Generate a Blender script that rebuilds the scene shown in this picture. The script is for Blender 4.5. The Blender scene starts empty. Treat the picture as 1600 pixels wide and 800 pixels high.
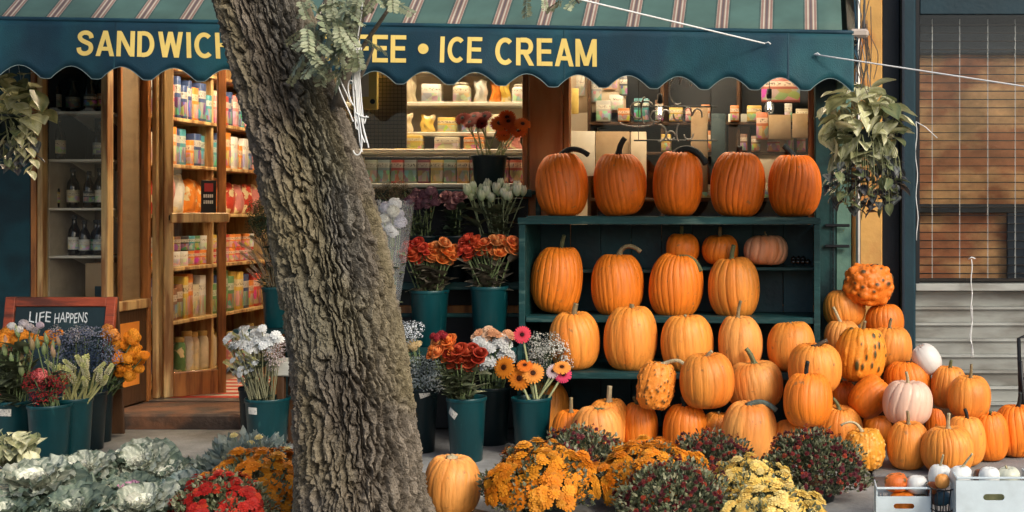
import bpy, math, random
import numpy as np
from mathutils import Vector, Matrix, Euler

S = bpy.context.scene
# ------------------------------------------------------------------ camera, sky, sun, exposure
F, CX, CY, H = 2000.0, 1250.0, 330.0, 1.32      # focal length (px of a 1600 px frame), principal point, eye height
cam_d = bpy.data.cameras.new('camera'); cam = bpy.data.objects.new('camera', cam_d)
S.collection.objects.link(cam)
cam.location = (0, 0, H); cam.rotation_euler = (math.radians(90), 0, 0)
cam_d.sensor_width = 36; cam_d.lens = 36*F/1600
cam_d.shift_x = (800-CX)/1600; cam_d.shift_y = (CY-400)/1600
cam_d.clip_start = .05; cam_d.clip_end = 3000
S.camera = cam

SUN_DIR = Vector((.74, -.70, .66)).normalized()   # towards the sun
W = bpy.data.worlds.new('World'); S.world = W; W.use_nodes = True
wn = W.node_tree.nodes; wl = W.node_tree.links
sky = wn.new('ShaderNodeTexSky'); sky.sky_type = 'NISHITA'; sky.sun_disc = False
sky.sun_elevation = math.asin(SUN_DIR.z); sky.sun_rotation = math.atan2(SUN_DIR.x, SUN_DIR.y)
sky.air_density = 1.0; sky.dust_density = 4.0; sky.ozone_density = 1.0
wl.new(sky.outputs[0], wn['Background'].inputs[0]); wn['Background'].inputs[1].default_value = .115
sl = bpy.data.lights.new('sun', 'SUN'); sl.energy = 1.35; sl.angle = math.radians(12); sl.color = (1, .93, .82)
so = bpy.data.objects.new('sun', sl); S.collection.objects.link(so)
so.rotation_euler = SUN_DIR.to_track_quat('Z', 'Y').to_euler(); so.location = SUN_DIR*30
S.view_settings.view_transform = 'Standard'; S.view_settings.look = 'None'
S.view_settings.exposure = .60; S.view_settings.gamma = 1
S.render.engine = 'CYCLES'
cy = S.cycles; cy.max_bounces = 7; cy.diffuse_bounces = 3; cy.glossy_bounces = 3; cy.transparent_max_bounces = 12
cy.transmission_bounces = 4; cy.caustics_reflective = False; cy.caustics_refractive = False
cy.use_denoising = True; cy.sample_clamp_indirect = 6

# ------------------------------------------------------------------ helpers
COL = S.collection.objects
R = random.Random(7)
def PX(px, Y): return (px-CX)/F*Y
def PZ(py, Y): return H-(py-CY)/F*Y
def at(px, py, Y): return Vector((PX(px, Y), Y, PZ(py, Y)))
def lin(r, g, b):
    f = lambda c: (c/255/12.92) if c/255 <= .04045 else ((c/255+.055)/1.055)**2.4
    return (f(r), f(g), f(b))
def ordn(i): return (['first','second','third','fourth','fifth','sixth','seventh','eighth','ninth','tenth','eleventh','twelfth','thirteenth','fourteenth','fifteenth','sixteenth','seventeenth','eighteenth','nineteenth','twentieth']+['twenty-'+k for k in ('first','second','third','fourth','fifth','sixth','seventh','eighth','ninth')]+['thirty-'+k for k in ('first','second','third','fourth','fifth','sixth')])[i]
def tag(o, label=None, cat=None, group=None, kind=None):
    if label: o['label'] = label
    if cat: o['category'] = cat
    if group: o['group'] = group
    if kind: o['kind'] = kind
    return o
def thing(name, loc, label, cat, group=None, rz=0):
    o = bpy.data.objects.new(name, None); COL.link(o); o.empty_display_size = .05
    o.location = loc; o.rotation_euler = (0, 0, rz)
    return tag(o, label, cat, group)
def inst(name, mesh, parent=None, M4=None, color=None):
    o = bpy.data.objects.new(name, mesh); COL.link(o)
    if parent is not None: o.parent = parent
    if M4 is not None: o.matrix_local = M4
    if color is not None: o.color = (*color[:3], 1)
    return o
def TRS(loc, rot=(0,0,0), sc=1):
    s = sc if hasattr(sc, '__len__') else (sc, sc, sc)
    r = rot.to_matrix().to_4x4() if hasattr(rot, 'to_matrix') else Euler(rot).to_matrix().to_4x4()
    return Matrix.Translation(loc) @ r @ Matrix.Diagonal((*s, 1))
def aim(d, roll=0):        # rotation taking +Z to d
    q = Vector(d).to_track_quat('Z', 'Y')
    return q.to_matrix().to_4x4() @ Matrix.Rotation(roll, 4, 'Z')
def PLACE(loc, d, roll=0, sc=1):
    s = sc if hasattr(sc, '__len__') else (sc, sc, sc)
    return Matrix.Translation(loc) @ aim(d, roll) @ Matrix.Diagonal((*s, 1))

class MB:
    def __init__(s): s.v = []; s.f = []; s.m = []; s.c = []; s.cur = (1, 1, 1)
    def add(s, vs, fs, mi=0, cs=None):
        b = len(s.v); s.v += [tuple(p) for p in vs]
        s.f += [tuple(b+i for i in f) for f in fs]; s.m += [mi]*len(fs)
        s.c += list(cs) if cs is not None else [s.cur]*len(vs)
        return s
    def box(s, lo, hi, mi=0, b=.004):        # chamfered box
        lo = list(lo); hi = list(hi)
        for k in range(3):
            if lo[k] > hi[k]: lo[k], hi[k] = hi[k], lo[k]
        b = min(b, *(0.3*(hi[k]-lo[k]) for k in range(3)))
        vs = []; idx = {}
        for sx in (0, 1):
            for sy in (0, 1):
                for sz in (0, 1):
                    c = [(lo, hi)[q][k] for k, q in enumerate((sx, sy, sz))]
                    d = [b if q == 0 else -b for q in (sx, sy, sz)]
                    for ax in range(3):
                        p = [c[k]+(0 if k == ax else d[k]) for k in range(3)]
                        idx[(sx, sy, sz, ax)] = len(vs); vs.append(p)
        fs = []
        for ax in range(3):
            o = [k for k in range(3) if k != ax]
            for q in (0, 1):
                r = []
                for (a, c) in ((0,0),(1,0),(1,1),(0,1)):
                    k = [0,0,0]; k[ax] = q; k[o[0]] = a; k[o[1]] = c; r.append(idx[(*k, ax)])
                fs.append(r)
            for a in (0, 1):              # edges parallel to ax
                for c in (0, 1):
                    k0 = [0,0,0]; k1 = [0,0,0]; k0[o[0]] = k1[o[0]] = a; k0[o[1]] = k1[o[1]] = c; k1[ax] = 1
                    fs.append([idx[(*k0, o[0])], idx[(*k1, o[0])], idx[(*k1, o[1])], idx[(*k0, o[1])]])
        for sx in (0, 1):
            for sy in (0, 1):
                for sz in (0, 1): fs.append([idx[(sx, sy, sz, a)] for a in range(3)])
        # orient outward
        cen = Vector([(lo[k]+hi[k])/2 for k in range(3)])
        out = []
        for f in fs:
            p = [Vector(vs[i]) for i in f]
            n = (p[1]-p[0]).cross(p[2]-p[0])
            out.append(f if n.dot(sum(p, Vector())/len(p)-cen) > 0 else f[::-1])
        return s.add(vs, out, mi)
    def tube(s, pts, rad, n=8, mi=0, cap=True, ridge=0, nr=5, cs=None):
        pts = [Vector(p) for p in pts]; N = len(pts)
        if not hasattr(rad, '__len__'): rad = [rad]*N
        t0 = (pts[1]-pts[0]).normalized()
        up = Vector((0, 0, 1)) if abs(t0.z) < .9 else Vector((1, 0, 0))
        x = t0.cross(up).normalized()
        vs = []; cc = []
        for i in range(N):
            t = (pts[min(i+1, N-1)]-pts[max(i-1, 0)]).normalized()
            x = (x-t*x.dot(t)).normalized(); y = t.cross(x)
            for k in range(n):
                a = 2*math.pi*k/n; r = rad[i]*(1+ridge*math.cos(nr*a+i*.35))
                vs.append(pts[i]+x*(r*math.cos(a))+y*(r*math.sin(a)))
                cc.append(cs[i] if cs else s.cur)
        fs = [[i*n+k, i*n+(k+1) % n, (i+1)*n+(k+1) % n, (i+1)*n+k] for i in range(N-1) for k in range(n)]
        if cap: fs += [list(range(n))[::-1], [(N-1)*n+k for k in range(n)]]
        return s.add(vs, fs, mi, cc)
    def lathe(s, prof, n=24, mi=0, cen=(0,0,0), axis=None, cap=False):
        vs = []; c = Vector(cen)
        for r, z in prof:
            for k in range(n):
                a = 2*math.pi*k/n; p = Vector((r*math.cos(a), r*math.sin(a), z))
                if axis is not None: p = axis @ p
                vs.append(c+p)
        N = len(prof)
        fs = [[i*n+k, i*n+(k+1) % n, (i+1)*n+(k+1) % n, (i+1)*n+k] for i in range(N-1) for k in range(n)]
        if cap: fs += [list(range(n))[::-1], [(N-1)*n+k for k in range(n)]]
        return s.add(vs, fs, mi)
    def patch(s, fn, nu, nv, mi=0, cf=None):
        vs = []; cs = []
        for j in range(nv+1):
            for i in range(nu+1):
                vs.append(fn(i/nu, j/nv)); cs.append(cf(i/nu, j/nv) if cf else s.cur)
        fs = [[j*(nu+1)+i, j*(nu+1)+i+1, (j+1)*(nu+1)+i+1, (j+1)*(nu+1)+i] for j in range(nv) for i in range(nu)]
        return s.add(vs, fs, mi, cs)
    def mesh(s, name, mats, smooth=True, tint=False):
        me = bpy.data.meshes.new(name); me.from_pydata(s.v, [], s.f)
        if not isinstance(mats, (list, tuple)): mats = [mats]
        for m in mats: me.materials.append(m)
        if len(mats) > 1: me.polygons.foreach_set('material_index', s.m)
        me.polygons.foreach_set('use_smooth', [smooth]*len(s.f))
        if tint:
            a = me.color_attributes.new('tint', 'FLOAT_COLOR', 'POINT')
            a.data.foreach_set('color', [x for c in s.c for x in (*c[:3], 1)])
        me.update(); return me
    def build(s, name, mats, parent=None, smooth=False, tint=False, color=None, loc=None):
        o = inst(name, s.mesh(name, mats, smooth, tint), parent, Matrix.Translation(loc) if loc is not None else None, color)
        return o
def bxo(name, lo, hi, m, parent=None, b=.004, color=None): return MB().box(lo, hi, 0, b).build(name, m, parent, color=color)

def vnoise(u, v, pu, seed):
    """value noise on numpy arrays, periodic in u with period pu"""
    r = np.random.RandomState(seed); T = r.rand(pu, 512)
    iu = np.floor(u).astype(int); iv = np.floor(v).astype(int); fu = u-iu; fv = v-iv
    fu = fu*fu*(3-2*fu); fv = fv*fv*(3-2*fv)
    g = lambda a, b: T[a % pu, b % 512]
    return (g(iu,iv)*(1-fu)+g(iu+1,iv)*fu)*(1-fv)+(g(iu,iv+1)*(1-fu)+g(iu+1,iv+1)*fu)*fv

# ------------------------------------------------------------------ materials
def mat(name, col=None, rough=.6, var=.15, scale=6, bump=0, bscale=60, metal=0, spec=.4, src='col', rnd=.0, col2=None, c2s=3, c2lo=.45, c2hi=.6, stretch=(1,1,1), sss=0, coat=0, speck=None):
    """src: col = fixed colour, obj = Object Info colour, tint = vertex colours, tintobj = product"""
    m = bpy.data.materials.new(name); m.use_nodes = True
    nt = m.node_tree; N = nt.nodes; L = nt.links; b = N['Principled BSDF']
    b.inputs['Roughness'].default_value = rough; b.inputs['Metallic'].default_value = metal
    b.inputs['Specular IOR Level'].default_value = spec
    if coat: b.inputs['Coat Weight'].default_value = coat; b.inputs['Coat Roughness'].default_value = .25
    tc = N.new('ShaderNodeTexCoord'); mp = N.new('ShaderNodeMapping'); mp.inputs['Scale'].default_value = stretch
    L.new(tc.outputs['Object'], mp.inputs[0])
    oi = N.new('ShaderNodeObjectInfo')
    add = N.new('ShaderNodeVectorMath'); add.operation = 'ADD'
    mul = N.new('ShaderNodeMath'); mul.operation = 'MULTIPLY'; mul.inputs[1].default_value = 37.
    L.new(oi.outputs['Random'], mul.inputs[0]); L.new(mp.outputs[0], add.inputs[0]); L.new(mul.outputs[0], add.inputs[1])
    co = add.outputs[0]
    if src == 'col':
        c = N.new('ShaderNodeRGB'); c.outputs[0].default_value = (*col, 1); c = c.outputs[0]
    elif src == 'obj': c = oi.outputs['Color']
    else:
        a = N.new('ShaderNodeAttribute'); a.attribute_name = 'tint'; c = a.outputs['Color']
        if src == 'tintobj':
            mx = N.new('ShaderNodeMix'); mx.data_type = 'RGBA'; mx.blend_type = 'MULTIPLY'; mx.inputs[0].default_value = 1
            L.new(c, mx.inputs[6]); L.new(oi.outputs['Color'], mx.inputs[7]); c = mx.outputs[2]
    if col2 is not None:
        n2 = N.new('ShaderNodeTexNoise'); n2.inputs['Scale'].default_value = c2s; n2.inputs['Detail'].default_value = 5
        L.new(co, n2.inputs['Vector'])
        mr = N.new('ShaderNodeMapRange'); mr.inputs[1].default_value = c2lo; mr.inputs[2].default_value = c2hi; L.new(n2.outputs[0], mr.inputs[0])
        mx = N.new('ShaderNodeMix'); mx.data_type = 'RGBA'; mx.inputs[7].default_value = (*col2, 1)
        L.new(mr.outputs[0], mx.inputs[0]); L.new(c, mx.inputs[6]); c = mx.outputs[2]
    if speck is not None:            # scattered small scabs and scratches
        n4 = N.new('ShaderNodeTexNoise'); n4.inputs['Scale'].default_value = 26; n4.inputs['Detail'].default_value = 3
        ad2 = N.new('ShaderNodeVectorMath'); ad2.operation = 'ADD'; L.new(tc.outputs['Object'], ad2.inputs[0]); L.new(mul.outputs[0], ad2.inputs[1]); L.new(ad2.outputs[0], n4.inputs['Vector'])
        mr = N.new('ShaderNodeMapRange'); mr.inputs[1].default_value = .655; mr.inputs[2].default_value = .74; mr.inputs[4].default_value = .8; L.new(n4.outputs[0], mr.inputs[0])
        mx = N.new('ShaderNodeMix'); mx.data_type = 'RGBA'; mx.inputs[7].default_value = (*speck, 1)
        L.new(mr.outputs[0], mx.inputs[0]); L.new(c, mx.inputs[6]); c = mx.outputs[2]
    if var or rnd:
        n1 = N.new('ShaderNodeTexNoise'); n1.inputs['Scale'].default_value = scale; n1.inputs['Detail'].default_value = 6; n1.inputs['Roughness'].default_value = .6
        L.new(co, n1.inputs['Vector'])
        mr = N.new('ShaderNodeMapRange'); mr.inputs[1].default_value = .25; mr.inputs[2].default_value = .75
        mr.inputs[3].default_value = 1-var; mr.inputs[4].default_value = 1+var; L.new(n1.outputs[0], mr.inputs[0])
        val = mr.outputs[0]
        if rnd:
            m2 = N.new('ShaderNodeMapRange'); m2.inputs[3].default_value = 1-rnd; m2.inputs[4].default_value = 1+rnd; L.new(oi.outputs['Random'], m2.inputs[0])
            mm = N.new('ShaderNodeMath'); mm.operation = 'MULTIPLY'; L.new(val, mm.inputs[0]); L.new(m2.outputs[0], mm.inputs[1]); val = mm.outputs[0]
        hs = N.new('ShaderNodeHueSaturation'); L.new(c, hs.inputs['Color']); L.new(val, hs.inputs['Value']); c = hs.outputs[0]
    L.new(c, b.inputs['Base Color'])
    if bump:
        n3 = N.new('ShaderNodeTexNoise'); n3.inputs['Scale'].default_value = bscale; n3.inputs['Detail'].default_value = 4
        L.new(co, n3.inputs['Vector'])
        bp = N.new('ShaderNodeBump'); bp.inputs['Strength'].default_value = bump; bp.inputs['Distance'].default_value = .01
        L.new(n3.outputs[0], bp.inputs['Height']); L.new(bp.outputs[0], b.inputs['Normal'])
    if sss:
        b.inputs['Transmission Weight'].default_value = 0
        tr = N.new('ShaderNodeBsdfTranslucent'); L.new(c, tr.inputs[0]); ms = N.new('ShaderNodeMixShader'); ms.inputs[0].default_value = sss
        L.new(b.outputs[0], ms.inputs[1]); L.new(tr.outputs[0], ms.inputs[2]); L.new(ms.outputs[0], N['Material Output'].inputs[0])
    return m
def glassmat(name, tint=(.9,.95,.95), refl=1.0, rough=.01, ior=1.5):
    m = bpy.data.materials.new(name); m.use_nodes = True; N = m.node_tree.nodes; L = m.node_tree.links
    N.remove(N['Principled BSDF'])
    t = N.new('ShaderNodeBsdfTransparent'); t.inputs[0].default_value = (*tint, 1)
    g = N.new('ShaderNodeBsdfGlossy'); g.inputs['Roughness'].default_value = rough; g.inputs[0].default_value = (refl, refl, refl, 1)
    fr = N.new('ShaderNodeFresnel'); ge = N.new('ShaderNodeNewGeometry'); mr = N.new('ShaderNodeMapRange'); mr.inputs[3].default_value = ior; mr.inputs[4].default_value = 1/ior   # a thin pane: both faces reflect alike
    L.new(ge.outputs['Backfacing'], mr.inputs[0]); L.new(mr.outputs[0], fr.inputs[0])
    mx = N.new('ShaderNodeMixShader'); L.new(fr.outputs[0], mx.inputs[0]); L.new(t.outputs[0], mx.inputs[1]); L.new(g.outputs[0], mx.inputs[2])
    L.new(mx.outputs[0], N['Material Output'].inputs[0]); return m
def emitmat(name, col, st):
    m = bpy.data.materials.new(name); m.use_nodes = True; b = m.node_tree.nodes['Principled BSDF']
    b.inputs['Base Color'].default_value = (*col, 1); b.inputs['Emission Color'].default_value = (*col, 1); b.inputs['Emission Strength'].default_value = st
    return m

M = dict(
  teal_paint=mat('teal_paint', (.003,.045,.060), .5, .3, 3, .25, 30, col2=(.002,.025,.035), c2s=4),
  dark_green=mat('dark_green_paint', (.006,.040,.042), .5, .3, 5, .2, 40, col2=(.002,.016,.02), c2s=6),
  shelf_green=mat('shelf_green_paint', (.004,.042,.045), .5, .35, 7, .35, 25, col2=(.05,.10,.09), c2s=14, c2lo=.58, c2hi=.72, stretch=(.4,2,2)),
  wood=mat('varnished_wood', (.40,.155,.040), .4, .3, 9, .25, 30, col2=(.20,.07,.02), c2s=7, stretch=(3,3,.35)),
  wood_pale=mat('worn_pale_wood', (.60,.41,.18), .5, .3, 9, .25, 30, col2=(.26,.12,.04), c2s=5, stretch=(3,3,.35)),
  wood_dark=mat('dark_wood', (.06,.028,.012), .5, .35, 8, .25, 30, stretch=(3,3,.4)),
  red_wood=mat('red_stained_wood', (.30,.055,.022), .5, .3, 10, .3, 40, col2=(.11,.03,.016), c2s=6, stretch=(.6,3,3)),
  pillar=mat('pillar_wood', (.50,.245,.085), .45, .3, 3, .15, 40, col2=(.30,.11,.03), c2s=3, stretch=(2,2,.4)),
  cream=mat('cream_wall', (.62,.52,.38), .7, .1, 2),
  white_shelf=mat('white_shelf', (.70,.66,.56), .45, .1, 4),
  black=mat('black_paint', (.006,.008,.011), .45, .2, 8),
  night=mat('dark_back_panel', (.012,.016,.022), .6, .3, 3),
  concrete=mat('concrete', (.23,.235,.23), .85, .28, 7, .5, 70, col2=(.15,.15,.15), c2s=2.2, c2lo=.48, c2hi=.68),
  asphalt=mat('asphalt', (.05,.05,.052), .9, .3, 40, .6, 200),
  soil=mat('soil', (.055,.036,.022), .95, .4, 30, .9, 80),
  step=mat('worn_brown_step', (.16,.075,.04), .7, .4, 8, .6, 40, col2=(.06,.04,.03), c2s=5),
  bucket=mat('green_plastic_bucket', (.002,.044,.054), .34, .3, 7, .08, 20, spec=.5, col2=(.02,.10,.105), c2s=16, c2lo=.62, c2hi=.75, stretch=(2,2,.5)),
  bucket_dark=mat('dark_plastic_bucket', (.003,.012,.016), .38, .2, 5),
  paper=mat('paper_label', (.66,.64,.58), .7, .15, 60, col2=(.25,.25,.25), c2s=120, c2lo=.55, c2hi=.62),
  pumpkin=mat('pumpkin_skin', None, .50, .30, 16, .26, 45, src='obj', col2=(.60,.145,.012), c2s=4, c2lo=.47, c2hi=.80, spec=.42, stretch=(2.4,2.4,.35), speck=(.30,.13,.04)),
  warty=mat('warty_skin', None, .5, .15, 8, .3, 60, src='tint'),
  stem=mat('pumpkin_stem', None, .7, .35, 22, .6, 60, src='obj', stretch=(2,2,.5)),
  white_gourd=mat('white_gourd_skin', None, .4, .08, 6, .1, 40, src='obj'),
  petal=mat('petal', None, .6, .18, 30, src='obj', rnd=.18, sss=.18, spec=.2),
  petal_t=mat('petal_two_tone', None, .6, .15, 30, src='tintobj', rnd=.15, sss=.15, spec=.2),
  leaf=mat('leaf', None, .40, .28, 25, .15, 50, src='tint', rnd=.28, sss=.22, spec=.5),
  leafobj=mat('leaf_plain', None, .45, .25, 12, .15, 50, src='obj', rnd=.2, sss=.12, spec=.4),
  stalk=mat('flower_stalk', None, .55, .2, 25, src='obj'),
  glass=glassmat('window_glass', (.97,.98,.975), .55),
  cello=glassmat('cellophane', (.95,.96,.97), .8, .22, 1.5),
  metal=mat('grey_metal', (.45,.46,.47), .35, .1, 10, metal=1),
  galv=mat('painted_siding', (.36,.38,.36), .55, .2, 6, .35, 9, col2=(.22,.22,.20), c2s=4, stretch=(.6,1,2)),
  string=mat('white_string', (.72,.74,.74), .8, .1, 40),
  bag=mat('shiny_bag', None, .28, .25, 9, .1, 30, src='obj', col2=(.75,.62,.35), c2s=13, c2lo=.56, c2hi=.6),
  navy=mat('navy_column', (.006,.016,.030), .5, .25, 4, .15, 40),
  bluecol=mat('blue_grey_column', (.006,.030,.045), .45, .25, 4, .15, 40),
  ochre=mat('ochre_paint', (.60,.34,.10), .6, .2, 5, .3, 30, col2=(.46,.14,.03), c2s=2.2, c2lo=.5, c2hi=.62),
  letter=mat('yellow_lettering', (.80,.60,.17), .6, .08, 12),
  valance=mat('valance_canvas', (.001,.031,.055), .62, .35, 4, .25, 260, col2=(.008,.074,.092), c2s=3.0, c2lo=.46, c2hi=.72, stretch=(1,1,.6)),
  trimcord=mat('pale_piping', (.22,.30,.30), .7, .1, 20),
  chalk=mat('chalk', (.62,.66,.68), .9, .3, 90),
  slate=mat('chalkboard', (.006,.020,.026), .6, .35, 5, col2=(.022,.05,.058), c2s=3, c2lo=.5, c2hi=.8),
  slat=mat('blind_slat', (.022,.016,.013), .35, .2, 12),
  brown_reflection=mat('reflection_sheet', (.40,.145,.060), .8, .45, 7, .5, 9, col2=(.62,.34,.15), c2s=3.2, stretch=(1,1,1.6)),  # brown tones paint in a brick building mirrored in the glass
  crate=mat('pale_corrugated_plastic', (.56,.66,.71), .45, .14, 6, .1, 30, col2=(.42,.48,.50), c2s=5, c2lo=.55, c2hi=.8),
  ink=mat('grey_print', (.30,.28,.27), .7, .2, 30),
  bottle=mat('dark_bottle_glass', (.010,.008,.006), .07, .1, 5, spec=.7),
  neon=mat('unlit_neon_tube', (.40,.40,.38), .2, .05, 5, spec=.6),
  cardboard=mat('cardboard', (.36,.25,.14), .8, .2, 5, .1, 40, col2=(.28,.18,.10), c2s=3),
  skirt=mat('orange_poster', (.72,.24,.03), .6, .15, 6),
)
def packmat():
    m = bpy.data.materials.new('printed_pack'); m.use_nodes = True; N = m.node_tree.nodes; L = m.node_tree.links; b = N['Principled BSDF']
    b.inputs['Roughness'].default_value = .42
    oi = N.new('ShaderNodeObjectInfo'); tc = N.new('ShaderNodeTexCoord'); sp = N.new('ShaderNodeSeparateXYZ'); L.new(tc.outputs['Generated'], sp.inputs[0])
    mul = N.new('ShaderNodeMath'); mul.operation = 'MULTIPLY'; mul.inputs[1].default_value = 91.; L.new(oi.outputs['Random'], mul.inputs[0])
    ad = N.new('ShaderNodeVectorMath'); ad.operation = 'ADD'; L.new(tc.outputs['Generated'], ad.inputs[0]); L.new(mul.outputs[0], ad.inputs[1])
    v = N.new('ShaderNodeTexVoronoi'); v.inputs['Scale'].default_value = 3.2; L.new(ad.outputs[0], v.inputs['Vector'])
    hs = N.new('ShaderNodeHueSaturation'); hs.inputs['Saturation'].default_value = .95; L.new(v.outputs['Color'], hs.inputs['Color'])
    # picture block in the lower half, pale title band in the upper
    def band(lo, hi):
        a = N.new('ShaderNodeMath'); a.operation = 'GREATER_THAN'; a.inputs[1].default_value = lo; L.new(sp.outputs[2], a.inputs[0])
        c = N.new('ShaderNodeMath'); c.operation = 'LESS_THAN'; c.inputs[1].default_value = hi; L.new(sp.outputs[2], c.inputs[0])
        d = N.new('ShaderNodeMath'); d.operation = 'MULTIPLY'; L.new(a.outputs[0], d.inputs[0]); L.new(c.outputs[0], d.inputs[1]); return d.outputs[0]
    def mix(f, a, c, k):
        s = N.new('ShaderNodeMath'); s.operation = 'MULTIPLY'; s.inputs[1].default_value = k; L.new(f, s.inputs[0])
        x = N.new('ShaderNodeMix'); x.data_type = 'RGBA'; L.new(s.outputs[0], x.inputs[0]); L.new(a, x.inputs[6])
        if isinstance(c, tuple): x.inputs[7].default_value = (*c, 1)
        else: L.new(c, x.inputs[7])
        return x.outputs[2]
    c = mix(band(.08, .5), oi.outputs['Color'], hs.outputs[0], .42)
    c = mix(band(.60, .80), c, (.72, .66, .52), .6)
    n = N.new('ShaderNodeTexNoise'); n.inputs['Scale'].default_value = 14; L.new(ad.outputs[0], n.inputs['Vector'])
    g = N.new('ShaderNodeMath'); g.operation = 'GREATER_THAN'; g.inputs[1].default_value = .56; L.new(n.outputs[0], g.inputs[0])
    d = N.new('ShaderNodeMath'); d.operation = 'MULTIPLY'; L.new(g.outputs[0], d.inputs[0]); L.new(band(.64, .76), d.inputs[1])
    c = mix(d.outputs[0], c, (.05, .03, .03), .8)
    L.new(c, b.inputs['Base Color']); return m
M['pack'] = packmat()
nt_ = M['cello'].node_tree; ot_ = nt_.nodes['Material Output']; pv = ot_.inputs[0].links[0].from_socket    # cloudy plastic
df_ = nt_.nodes.new('ShaderNodeBsdfDiffuse'); df_.inputs[0].default_value = (.75,.78,.82,1); ms_ = nt_.nodes.new('ShaderNodeMixShader'); ms_.inputs[0].default_value = .13
nt_.links.new(pv, ms_.inputs[1]); nt_.links.new(df_.outputs[0], ms_.inputs[2]); nt_.links.new(ms_.outputs[0], ot_.inputs[0])
def awningmat(pitch):
    m = bpy.data.materials.new('striped_canvas'); m.use_nodes = True; N = m.node_tree.nodes; L = m.node_tree.links; b = N['Principled BSDF']
    b.inputs['Roughness'].default_value = .75
    tc = N.new('ShaderNodeTexCoord'); sp = N.new('ShaderNodeSeparateXYZ'); L.new(tc.outputs['Object'], sp.inputs[0])
    dv = N.new('ShaderNodeMath'); dv.operation = 'DIVIDE'; dv.inputs[1].default_value = pitch; L.new(sp.outputs[0], dv.inputs[0])
    ad = N.new('ShaderNodeMath'); ad.operation = 'ADD'; ad.inputs[1].default_value = 100.; L.new(dv.outputs[0], ad.inputs[0])
    fr = N.new('ShaderNodeMath'); fr.operation = 'FRACT'; L.new(ad.outputs[0], fr.inputs[0])
    cr = N.new('ShaderNodeValToRGB'); cr.color_ramp.interpolation = 'CONSTANT'; e = cr.color_ramp.elements
    g = (.062,.128,.110); k = (.010,.020,.026); w = (.46,.42,.34); p = (.25,.155,.125); v = (.12,.09,.09)
    stops = [(0,g),(.270,k),(.283,g),(.300,k),(.316,w),(.330,p),(.395,w),(.440,p),(.468,v),(.532,p),(.560,w),(.605,p),(.67,w),(.684,k),(.70,g),(.717,k),(.73,g)]
    stops = [(s if s == 0 else .5+(s-.5)*.74, c) for s, c in stops]
    e[0].position = 0; e[0].color = (*g, 1); e[1].position = stops[1][0]; e[1].color = (*stops[1][1], 1)
    for s, c in stops[2:]: q = e.new(s); q.color = (*c, 1)
    L.new(fr.outputs[0], cr.inputs[0])
    n = N.new('ShaderNodeTexNoise'); n.inputs['Scale'].default_value = 5; n.inputs['Detail'].default_value = 6; L.new(tc.outputs['Object'], n.inputs['Vector'])
    mr = N.new('ShaderNodeMapRange'); mr.inputs[1].default_value = .25; mr.inputs[2].default_value = .75; mr.inputs[3].default_value = .7; mr.inputs[4].default_value = 1.2; L.new(n.outputs[0], mr.inputs[0])
    hs = N.new('ShaderNodeHueSaturation'); L.new(cr.outputs[0], hs.inputs['Color']); L.new(mr.outputs[0], hs.inputs['Value']); L.new(hs.outputs[0], b.inputs['Base Color'])
    return m
# ------------------------------------------------------------------ ground
g = MB(); g.add([(-900,-900,-.15),(900,-900,-.15),(900,900,-.15),(-900,900,-.15)], [(0,1,2,3)])
tag(g.build('road', M['asphalt']), kind='structure')
sw = tag(MB().box((-12, 3.62, -.148), (9, 7.74, -.02)).build('sidewalk', M['concrete']), kind='structure')
slab = MB().box((-.744,-.674,-.10), (.744,.674,0), 0, .006).mesh('slab', M['concrete'])
for i in range(13):
    for j in range(3):
        inst('slab', slab, sw, TRS((-11.2+i*1.5+.31, 4.32+j*1.36+.03, R.uniform(-.0025,.0015)), (0,0,0)))
kb = tag(thing('kerb', (0,3.5,0), None, None), kind='structure')
kmesh = MB().box((-.995,-.09,-.149), (.995,.09,.002), 0, .015).mesh('kerb_stone', M['concrete'])
for i in range(10): inst('kerb_stone', kmesh, kb, TRS((-10+i*2, 0, 0)))
tag(MB().lathe([(.75,-.012),(.74,.006),(.4,.02),(0.01,.03)], 24, cen=(-1.85,5.05,0)).build('tree_pit', M['soil'], smooth=True), kind='structure')

# ------------------------------------------------------------------ the shop
YW = 7.8
shop = thing('shop_building', (0, YW, 0), 'corner shop front with teal walls, wooden window frames and recessed glass door', 'shop')
def sp(name, x0, x1, y0, y1, z0, z1, m, b=.004, parent=None):
    return bxo(name, (x0, y0-YW, z0), (x1, y1-YW, z1), m, parent or shop, b)
sp('wall', -9, -4.69, 7.8, 8.0, 0, 4.2, M['teal_paint'])
sp('wall_header', -4.685, .50, 7.8, 7.98, 2.72, 4.2, M['teal_paint'])
sp('roof_slab', -9, .5, 7.985, 12.2, 2.95, 3.1, M['cream'])
sp('back_wall', -4.95, .5, 12.0, 12.15, .09, 2.94, M['cream'])
sp('side_wall', -4.95, -4.82, 8.35, 11.99, .09, 2.94, M['cream'])
sp('side_wall', .36, .46, 7.99, 11.99, .09, 2.94, M['cream'])
sp('shop_floor', -4.95, .46, 8.31, 12.0, -.05, .088, mat('shop_floor_tile', (.30,.19,.12), .4, .2, 4))
# recessed entrance: step, threshold
sp('entrance_step', -4.235, -3.19, 7.745, 8.30, -.1, .09, M['step'], .012)
sp('threshold', -4.2, -3.2, 8.25, 8.36, .0901, .102, M['metal'], .004)
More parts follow.
